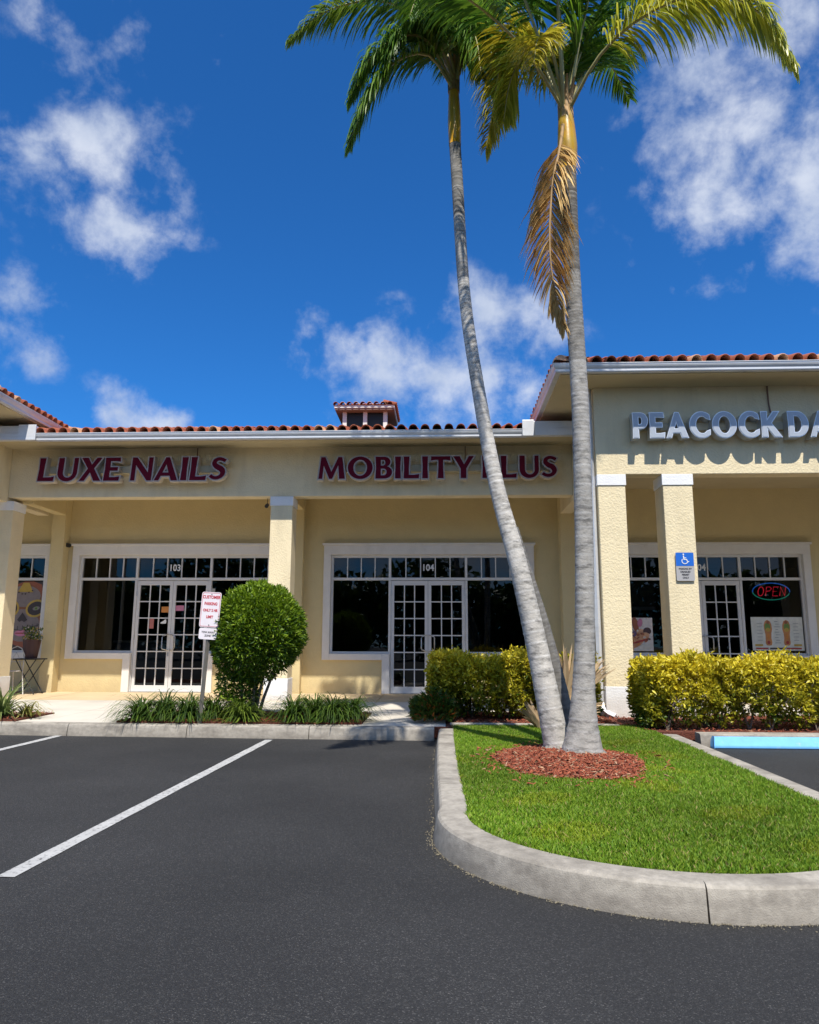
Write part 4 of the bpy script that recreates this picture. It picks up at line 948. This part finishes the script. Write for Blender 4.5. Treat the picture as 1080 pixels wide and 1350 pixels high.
dead = frond([(1.34, 7.24, 6.75), (1.27, 7.14, 6.35), (1.19, 7.08, 6.0), (1.13, 7.05, 5.45), (1.13, 7.05, 5.0), (1.19, 7.08, 4.6), (1.25, 7.1, 4.35)], PR, l0, *TAN, n=78, Lmax=.60, hang=.8, w=.040, dry=True, start=.12, fwd=.8, raise_=.1)
dead['label'] = 'dead tan frond hanging against the trunk'
# left palm
l1 = (1.128, 7.6, .14)
PL = empty('palm_tree', l1); tag(PL, 'left leaning pale palm with a second trunk fused to its foot', 'palm tree')
lp = [(1.135, 7.6, .10), (1.128, 7.6, .201), (0.988, 7.65, 1.039), (0.786, 7.7, 2.042), (0.596, 7.8, 2.871), (0.415, 7.95, 4.035), (0.278, 8.1, 5.301), (0.192, 8.4, 7.407)]
palm_trunk(lp, [.138, .130, .112, .096, .082, .073, .068, .072], 0, 'trunk', PL, l1, .15, .12, .92)
palm_trunk([(1.33, 7.9, .10), (1.304, 7.9, .178), (1.13, 7.86, 1.034), (0.97, 7.82, 1.65), (0.84, 7.78, 2.1), (.76, 7.74, 2.4)], [.12, .11, .088, .075, .062, .05], 0, 'second_trunk', PL, l1, .0, .14, .34)
roots(l1, PL, .135, 12, 5)
crownshaft([(0.192, 8.4, 7.39), (0.188, 8.42, 7.65), (0.185, 8.44, 7.95), (0.181, 8.45, 8.45)], [.078, .085, .072, .05], PL, l1)
FL = dict(
  a=[(0.18, 8.4, 8.33), (-0.19, 8.2, 8.99), (-0.75, 8.0, 9.15), (-1.39, 7.8, 8.82), (-1.80, 7.7, 8.35)],
  b=[(0.16, 8.4, 8.22), (-0.14, 8.2, 8.53), (-0.56, 8.0, 8.25), (-0.88, 7.9, 7.65), (-1.10, 7.9, 7.05)],
  c=[(0.17, 8.4, 8.28), (-0.18, 8.1, 8.67), (-0.55, 7.9, 8.5), (-0.86, 7.8, 8.1), (-1.08, 7.8, 7.6)],
  d=[(0.22, 8.4, 8.33), (0.46, 8.5, 9.14), (0.71, 8.6, 9.11), (0.82, 8.6, 8.64), (0.87, 8.6, 8.2)],
  e=[(0.22, 8.4, 8.33), (0.33, 8.2, 8.92), (0.45, 8.0, 8.56), (0.51, 7.9, 7.9)],
  f=[(0.2, 8.4, 8.38), (0.21, 8.4, 9.51), (0.11, 8.2, 10.71), (-0.18, 8.0, 11.43)],
  g=[(0.2, 8.4, 8.38), (0.51, 8.4, 9.73), (1.11, 8.3, 10.3), (1.59, 8.3, 10.05)],
  h=[(0.2, 8.4, 8.38), (0, 8.0, 9.0), (-.2, 7.6, 8.9), (-.35, 7.3, 8.2)],
  i=[(0.22, 8.4, 8.38), (0.43, 9.0, 9.37), (0.68, 9.6, 9.9), (0.81, 10.0, 9.73)],
  j=[(0.18, 8.4, 8.39), (-0.14, 8.6, 9.84), (-0.62, 8.8, 10.55), (-1.18, 9.0, 10.41)],
  k=[(0.2, 8.4, 8.38), (0.59, 8.2, 9.18), (1.0, 8.0, 9.2), (1.25, 7.9, 8.7)],
  n=[(0.18, 8.4, 8.33), (-0.04, 8.1, 8.68), (-0.32, 7.9, 8.71), (-0.54, 7.8, 8.31), (-0.65, 7.8, 7.95)],
  o=[(0.22, 8.4, 8.33), (0.41, 8.3, 8.73), (0.58, 8.2, 8.74), (0.72, 8.2, 8.3), (0.76, 8.2, 7.93)],
  p=[(0.2, 8.4, 8.38), (0.31, 8.6, 9.47), (0.17, 8.9, 10.5), (-0.21, 9.1, 10.98)],
  l=[(0.2, 8.4, 8.38), (-.05, 8.2, 9.3), (-.4, 7.9, 9.6), (-.75, 7.6, 9.2), (-.85, 7.5, 8.8)])
for k_, c_ in sorted(FL.items()):
    frond(c_, PL, l1, *(GRN if k_ not in 'a' else ((.06, .15, .012), (.26, .34, .03))), n=72, Lmax=.66, hang=1.25, start=.16)
# dry fan leaves behind the palm trunks
DF = empty('dry_palm_fan', (1.52, 9.75, .16)); tag(DF, 'dried tan palm leaves standing between the palm trunks', 'dried leaves')
V = []; F = []; col = []; b = 0
for (ox, oz, L0, a0, a1, n_) in ((0, .1, .98, 60, 112, 60), (.05, .35, .8, 45, 100, 44), (-.28, .08, .42, 80, 125, 36), (.1, .15, .55, 40, 80, 26)):
    for i in range(n_):
        a = math.radians(random.uniform(a0, a1)); L = L0*random.uniform(.6, 1.05); oy = random.uniform(-.1, .1); w_ = .042
        d = np.array([math.cos(a), random.uniform(-.25, .25), math.sin(a)]); p = np.array([ox+random.uniform(-.04, .04), oy, oz-.1]); sd_ = np.array([-math.sin(a), 0, math.cos(a)])
        c_ = np.array([.62, .45, .26])*random.uniform(.6, 1.25)
        for s, (t, ww) in enumerate(((0, .5), (.45, 1), (.8, .6), (1, .05))):
            q = p+d*L*t+np.array([.10*t*t*math.cos(a), -.05*t, -.18*t*t*abs(math.cos(a))]); V += [q-sd_*w_*ww/2, q+sd_*w_*ww/2+np.array([0, .01, 0])]; col += [c_, c_]
            if s: F.append((b+2*s-2, b+2*s-1, b+2*s+1, b+2*s))
        b += 8
npmesh('leaf_blades', np.array(V), F, dryfr, DF, np.array(col))
MB().tube([(0, 0, -.02), (.02, 0, .25)], [.04, .02], 7).tube([(-.1, .02, -.02), (-.25, 0, .2)], [.02, .012], 7).build('stalk', petdry, DF)

# ================================================================== SIGNS, POSTERS, SMALL THINGS
PS = empty('parking_sign', (-3.19, 9.93, .15)); tag(PS, 'leaning metal post with white and red parking sign beside the round bush', 'sign')
lean = .055
MB().tube([(0, 0, -.05), (lean*1.2, 0, 1.22), (lean*1.75, 0, 1.77)], .028, 4).build('post', steel, PS)
def rrect(w_, h_, r, n=5):
    p = []
    for cx_, cy_, a in ((w_/2-r, h_/2-r, 0), (-w_/2+r, h_/2-r, 90), (-w_/2+r, -h_/2+r, 180), (w_/2-r, -h_/2+r, 270)):
        p += arcp(cx_, cy_, r, r, a, a+90, n)
    return p
sp1 = flat_shape([rrect(.265, .47, .03)], .002, signwhite, 'sign_panel', PS, (lean*1.5, -.034, 1.485)); sp1.rotation_euler = (math.pi/2, lean, 0)
bd = flat_shape([rrect(.245, .45, .022), rrect(.236, .441, .02)], .0006, red_ink, 'border', sp1, (0, 0, .003)); bd.rotation_euler = (0, 0, 0)
for i, (tx, sz, xs) in enumerate((('CUSTOMER', .058, .8), ('PARKING', .054, .78), ('ONLY 2 HR', .050, .78), ('LIMIT', .050, .8))):
    text_mesh(tx, sz, red_ink, 'lettering', sp1, (0, .165-.088*i, .0032), .0006, .0022, xs=xs, rot=(0, 0, 0))
sp2 = flat_shape([rrect(.245, .15, .025)], .002, signwhite, 'sign_panel', PS, (lean*1.17, -.034, 1.165)); sp2.rotation_euler = (math.pi/2, lean, 0)
for i, tx in enumerate(('TOW AWAY', 'ZONE')): text_mesh(tx, .036, black_ink, 'lettering', sp2, (0, .018-.045*i, .0032), .0006, .001, xs=.85, rot=(0, 0, 0))
for z_ in (.205, -.205): o = flat_shape([arcp(0, 0, .008, .008, 0, 330, 8)], .002, steel, 'bolt', sp1, (0, z_, .004)); o.rotation_euler = (0, 0, 0)
# accessible parking plate on the second column
AD = empty('accessible_parking_sign', (3.665, 11.276, 2.35)); tag(AD, 'blue and grey wheelchair parking plate on the right column', 'sign')
flat_shape([rrect(.27, .43, .02)], .003, signgrey, 'sign_panel', AD, (0, 0, 0))
flat_shape([rrect(.265, .20, .008)], .001, signblue, 'blue_panel', AD, (0, -.0045, .110))
# wheelchair symbol
wc = MB(); Y_ = -.0075
def st(a, b, w_):
    a = Vector(a); b = Vector(b); d = (b-a).normalized(); nn = Vector((-d.y, d.x))*w_/2
    i = len(wc.v); y_ = Y_-.0003*len(wc.f); wc.v += [(a.x+nn.x, y_, a.y+nn.y), (a.x-nn.x, y_, a.y-nn.y), (b.x-nn.x, y_, b.y-nn.y), (b.x+nn.x, y_, b.y+nn.y)]; wc.f.append((i, i+1, i+2, i+3)); wc.mi.append(0)
st((-.018, .165), (-.012, .105), .016); st((-.013, .132), (.022, .132), .010); st((-.016, .110), (.026, .108), .014); st((.022, .112), (.045, .066), .014); st((.04, .068), (.062, .078), .011)
ap = arcp(-.002, .085, .043, .043, 140, 335, 14)
for a_, b_ in zip(ap, ap[1:]): st(a_, b_, .011)
wc.build('wheelchair_symbol', white_ink, AD)
flat_shape([arcp(-.018, .185, .012, .012, 0, 340, 12)], .0005, white_ink, 'symbol_head', AD, (0, -.008, 0))
for i, tx in enumerate(('PARKING BY', 'DISABLED', 'PERMIT', 'ONLY')): text_mesh(tx, .038, black_ink, 'lettering', AD, (.0, -.0045, -.035-.045*i), .0006, .0012, xs=.9)

# layered flat posters
def poly_poster(name, x0, z0, w_, h_, y, layers, label, border=None):
    R0 = empty(name, (x0, y, z0)); tag(R0, label, 'poster')
    box('backing_sheet', 0, w_, 0, .003, 0, h_, layers[0], R0)
    for i, (m, pts) in enumerate(layers[1]):
        yy = -.0008*(i+1)
        mobj('printed_shape', [(a*w_, yy, b*h_) for a, b in pts], [tuple(range(len(pts)))], m, R0)
    return R0
def el(cx_, cy_, rx, ry, rot=0, n=18):
    c, s = math.cos(math.radians(rot)), math.sin(math.radians(rot)); return [(cx_+rx*math.cos(a)*c-ry*math.sin(a)*s, cy_+rx*math.cos(a)*s+ry*math.sin(a)*c) for a in np.linspace(0, 2*math.pi, n, endpoint=False)]
pk = {k: inkm('print_'+k, v) for k, v in dict(paper=(.66, .66, .58), cream=(.60, .56, .48), sole=(.52, .22, .07), green=(.16, .26, .05), ochre=(.50, .33, .05), skin=(.55, .26, .13), skin2=(.66, .36, .2), hair=(.06, .03, .03), purple=(.14, .08, .16), pink=(.55, .20, .30), redp=(.36, .04, .03), orange=(.58, .22, .04), darkp=(.05, .035, .03), white=(.66, .60, .55), rust=(.30, .09, .04), teal=(.04, .16, .18), grey=(.25, .26, .27)).items()}
# foot chart (right shop, right bay)
def foot(cx_, m):   # mirrored if m=-1
    base = [(.0, .05), (.045, .07), (.055, .16), (.045, .32), (.05, .48), (.065, .62), (.06, .78), (.04, .90), (-.0, .95), (-.04, .90), (-.06, .76), (-.058, .62), (-.045, .45), (-.045, .28), (-.05, .14), (-.035, .07)]
    return [(cx_+x*1.25*m, .10+y*.86) for x, y in base]
lay = [(pk['sole'], foot(.32, 1)), (pk['sole'], foot(.68, -1))]
for cxx, m in ((.32, 1), (.68, -1)):
    lay += [(pk['green'], el(cxx-.005*m, .70, .055, .13)), (pk['ochre'], el(cxx, .62, .04, .06)), (pk['rust'], el(cxx+.005*m, .84, .03, .05)), (pk['redp'], el(cxx, .24, .03, .05)), (pk['orange'], el(cxx, .42, .02, .1))]
lay += [(pk['ochre'], [(.05, .13), (.2, .13), (.2, .19), (.05, .19)]), (pk['ochre'], [(.8, .13), (.95, .13), (.95, .19), (.8, .19)]), (pk['redp'], [(.06, .04), (.3, .04), (.3, .085), (.06, .085)]), (pk['darkp'], [(.33, .04), (.62, .04), (.62, .085), (.33, .085)]), (pk['redp'], [(.65, .04), (.94, .04), (.94, .085), (.65, .085)])]
for i in range(9): lay.append((pk['grey'], [(.44+.02*(i % 2), .22+.08*i), (.55-.02*(i % 3), .22+.08*i), (.55-.02*(i % 3), .235+.08*i), (.44+.02*(i % 2), .235+.08*i)]))
for i in range(6):
    lay.append((pk['grey'], [(.1, .3+.1*i), (.2, .3+.1*i), (.2, .312+.1*i), (.1, .312+.1*i)])); lay.append((pk['grey'], [(.8, .3+.1*i), (.9, .3+.1*i), (.9, .312+.1*i), (.8, .312+.1*i)]))
poly_poster('foot_chart', 6.19, 1.08, 1.01, .66, WY+.06-.001, (pk['paper'], lay), 'white foot reflexology chart with two printed soles under the OPEN sign')
# massage photo poster
lay = [(pk['grey'], [(0, .5), (.25, .5), (.25, 1), (0, 1)]), (pk['skin'], el(.35, .28, .38, .2, 20)), (pk['skin2'], el(.62, .5, .25, .16, -15)), (pk['orange'], el(.2, .3, .18, .2)), (pk['purple'], el(.28, .55, .22, .11, -12)), (pk['hair'], el(.82, .60, .13, .11)), (pk['skin2'], el(.76, .47, .13, .09)), (pk['rust'], el(.45, .8, .1, .22, 10)), (pk['pink'], el(.6, .85, .08, .13, -10)), (pk['redp'], el(.6, .3, .3, .03, 15)), (pk['skin'], el(.3, .12, .08, .14)), (pk['cream'], el(.75, .12, .25, .1, 10))]
for i in range(26):
    rd_ = random.Random(i*7+1); lay.append((pk[rd_.choice(['skin', 'skin2', 'orange', 'rust', 'cream', 'hair'])], el(rd_.uniform(.12, .88), rd_.uniform(.12, .62), rd_.uniform(.025, .07), rd_.uniform(.015, .04), rd_.uniform(-60, 60), 10)))
poly_poster('massage_poster', 3.62, 1.06, .62, .66, WY+.06, (pk['white'], lay), 'photo poster of a massage in the narrow window between the columns')
box('blind_roll', 0, 1, 0, .04, 0, .07, pk['grey']).location = (3.35, WY+.16, 1.88)
bl = [o for o in C.objects if o.name.startswith('blind_roll')][0]; tag(bl, 'grey window shade rail above the massage poster', 'window shade')
bs = box('shade_fabric', 0, 1, 0, .006, .075, .55, pk['darkp'], bl)
pk['white2'] = inkm('print_face', (.23, .185, .17)); pk['skin3'] = inkm('print_face_skin', (.24, .09, .035))
# painted face poster far left: a generic sugar skull face
lay = [(pk['rust'], el(.5, .52, .52, .50)), (pk['skin3'], el(.45, .55, .42, .42)), (pk['white2'], el(.42, .35, .36, .24)), (pk['white2'], el(.42, .78, .34, .16)), (pk['ochre'], [(.28, .84), (.6, .84), (.5, .98), (.38, .98)]),
       (pk['ochre'], el(.68, .60, .21, .13, 8)), (pk['darkp'], el(.68, .60, .17, .10, 8)), (pk['ochre'], el(.16, .60, .18, .13)), (pk['darkp'], el(.16, .60, .14, .10)), (pk['white2'], el(.69, .60, .075, .028, 8)), (pk['green'], el(.69, .60, .03, .024)), (pk['darkp'], el(.69, .60, .013, .011)),
       (pk['white2'], el(.17, .60, .06, .026)), (pk['darkp'], el(.17, .60, .013, .011)), (pk['darkp'], [(.42, .54), (.53, .43), (.47, .40), (.42, .42), (.37, .40), (.32, .43)]), (pk['pink'], el(.42, .235, .13, .045)), (pk['redp'], el(.42, .235, .12, .008)),
       (pk['darkp'], [(.1, .30), (.42, .27), (.8, .36), (.8, .368), (.42, .28), (.1, .31)])]
for i in range(7): x_ = .14+.1*i; lay.append((pk['darkp'], [(x_, .26+.01*i), (x_+.012, .26+.01*i), (x_+.012, .32+.01*i), (x_, .32+.01*i)]))
for i in range(6): lay.append((pk['darkp'], el(.24+.07*i, .80+.025*abs(i-2.5), .014, .012)))
lay.append((pk['orange'], el(.95, .7, .12, .2)))
lay = [(m_, [(min(1, max(0, (a*1.04+.013)/.85)), min(1, max(0, b))) for a, b in p_]) for m_, p_ in lay]
poly_poster('face_poster', -9.215, 1.045, .85, 1.41, WY+.055, (pk['darkp'], lay), 'large poster of a painted sugar skull face in the far left window')
# stickers on the 103 door
def sticker(x, z, w_, h_, m, lab, y=WY+.05):
    o = box('sticker', -w_/2, w_/2, 0, .002, -h_/2, h_/2, m); o.location = (x, y-.0, z); tag(o, lab, 'sticker'); return o
sticker(-5.74, 1.87, .16, .12, pk['orange'], 'orange notice on the left leaf of door 103', WY+.0495)
sticker(-5.44, 1.90, .18, .11, pk['pink'], 'pink notice on the right leaf of door 103', WY+.0495)
sticker(-6.01, 1.58, .09, .2, inkm('sticker_red', (.45, .15, .12)), 'tall narrow red sticker on the left leaf of door 103', WY+.0495)
sc = mobj('sticker', [(a, 0, b) for a, b in [(-.06, -.03), (.05, -.03), (.06, .01), (.05, .06), (.02, .05), (0, .03), (-.03, .01), (-.06, 0)]], [tuple(range(8))], white_ink); sc.location = (-5.76, WY+.049, 1.61); tag(sc, 'white cloud shaped sticker beside the handle of door 103', 'sticker')
# OPEN neon
NE = empty('open_sign', (6.69, WY+.18, 2.26)); tag(NE, 'OPEN neon sign with blue oval in the right shop window', 'neon sign')
nb, nr, ng = emis('neon_blue', (.02, .14, .62), .9), emis('neon_red', (.75, .02, .05), .9), emis('neon_green', (.02, .35, .25), .7)
mb = MB(); el1 = [(0.37*math.cos(a), 0, .17*math.sin(a)) for a in np.linspace(math.radians(-5), math.radians(185), 26)]; mb.tube(el1, .010, 6).build('oval_tube_upper', nb, NE, smooth=True)
MB().tube([(0.37*math.cos(a), 0, .17*math.sin(a)) for a in np.linspace(math.radians(188), math.radians(345), 22)], .010, 6).build('oval_tube_lower', ng, NE, smooth=True)
def neon(pl, x): 
    MB().tube([(x+a+b*.18, -.01, b) for a, b in pl], .009, 6).build('letter_tube', nr, NE, smooth=True)
h_ = .09
neon([(.055*math.cos(a), .09*math.sin(a)) for a in np.linspace(0, 2*math.pi, 18)], -.21)
neon([(-.05, -h_), (-.05, h_), (.02, h_), (.05, .055), (.02, .01), (-.05, .0)], -.055)
neon([(.05, h_), (-.05, h_), (-.05, 0), (.04, 0), (-.05, 0), (-.05, -h_), (.05, -h_)], .085)
neon([(-.05, -h_), (-.05, h_), (.05, -h_), (.05, h_)], .225)
mb = MB().box(-.4, .4, .02, .03, -.2, -.185).box(-.3, -.29, .02, .03, -.185, .2).box(.29, .3, .02, .03, -.185, .2); mb.build('sign_frame', blackmetal, NE)
# bistro chair and folding table with pot, far left
FT = empty('folding_table', (-8.12, 14.55, .195)); tag(FT, 'black folding table with crossed legs below the face poster', 'table')
mb = MB()
for y_ in (-.16, .16): mb.tube([(-.22, y_, 0), (.2, y_, .66)], .010, 6).tube([(.22, y_, 0), (-.2, y_, .66)], .010, 6)
mb.tube([(-.22, -.16, .03), (-.22, .16, .03)], .008, 6).tube([(.22, -.16, .03), (.22, .16, .03)], .008, 6).build('crossed_legs', blackmetal, FT)
MB().box(-.24, .24, -.2, .2, .66, .685).build('table_top', blackmetal, FT, .006)
PT = empty('flower_pot', (-8.12, 14.55, .88)); tag(PT, 'dark plum pot with small flowering plant on the folding table', 'plant pot')
MB().tube([(0, 0, 0), (0, 0, .36)], [.12, .17], 16).build('pot', potm, PT, smooth=False)
n = 420; r = rng.random(n)**.5*.18; a = rng.uniform(0, 6.28, n); Pc = np.c_[r*np.cos(a), r*np.sin(a), .35+rng.random(n)*.25]; col = lerpc((.04, .10, .02), (.14, .22, .04), rng.random(n)); k = rng.random(n) < .18; col[k] = (.5, .38, .1); k = rng.random(n) < .12; col[k] = (.55, .5, .5)
leaves(Pc, rng.normal(0, 1, (n, 3))+np.array([0, 0, .5]), rng.uniform(.03, .07, n), rng.uniform(.02, .035, n), col, leafm, 'foliage', PT)
CHr = empty('bistro_chair', (-8.33, 14.2, .195)); tag(CHr, 'white metal bistro chair with curved back behind the left column', 'chair')
mb = MB()
for (x_, y_) in ((-.18, -.16), (.18, -.16)): mb.tube([(x_*1.15, y_, 0), (x_, y_, .44)], .010, 6)
for x_ in (-.18, .18): mb.tube([(x_*1.15, .2, 0), (x_, .16, .44), (x_*.95, .2, .75), (x_*.5, .22, .88), (0, .22, .92)], .010, 6)
mb.build('chair_frame', whitemetal, CHr, smooth=True)
MB().tube([(0, 0, .44), (0, 0, .462)], [.2, .2], 20).build('seat', whitemetal, CHr)
MB().tube([(-.12, .21, .5), (-.06, .21, .7), (0, .21, .8), (.06, .21, .7), (.12, .21, .5)], .007, 6).tube([(-.14, .2, .62), (.14, .2, .62)], .007, 6).build('back_scroll', whitemetal, CHr, smooth=True)
# inside 103: low front counter and framed picture
ct = empty('reception_counter', (-7.0, 17.2, .19)); tag(ct, 'dim reception counter inside the left window of shop 103', 'counter')
box('counter_body', -.6, .6, 0, .5, 0, 1.0, pk['grey'], ct, .01); box('counter_top', -.65, .65, -.05, .55, 1.0, 1.05, pk['cream'], ct, .01)
pc = empty('framed_picture', (-7.3, 20.96, 1.8)); tag(pc, 'framed picture on the back wall of shop 103', 'picture')
box('picture_frame', -.5, .5, 0, .03, -.35, .35, pk['white'], pc); box('picture_sheet', -.44, .44, -.004, -.001, -.29, .29, pk['teal'], pc)

# ================================================================== ACROSS THE LOT (what the glass mirrors)
n = 26000; cxs = np.array([[-34, 5.5, 5.5], [-24, 4.4, 5], [-16, 6.6, 6], [-8, 4.8, 4.5], [-1, 5.6, 5], [6, 4.2, 4.5], [13, 6.4, 6], [22, 4.8, 5], [31, 6, 6]])
k = rng.integers(0, len(cxs), n); u = rng.normal(0, 1, (n, 3)); u /= np.linalg.norm(u, axis=1)[:, None]; rad = rng.random(n)**.4
cxs[:, 1] *= 1.22
Pc = np.c_[cxs[k, 0]+u[:, 0]*cxs[k, 2]*rad, -24+u[:, 1]*2.5*rad, np.maximum(.3, cxs[k, 1]*.55+u[:, 2]*cxs[k, 1]*.55*rad)]
col = lerpc((.02, .05, .008), (.10, .16, .02), rng.random(n))
o = leaves(Pc, rng.normal(0, 1, (n, 3)), rng.uniform(.4, .8, n), rng.uniform(.25, .45, n), col, leafm, 'tree_line'); o['kind'] = 'stuff'; o['label'] = 'line of dark trees mirrored in the shop glass'
print('objects', len(bpy.data.objects))
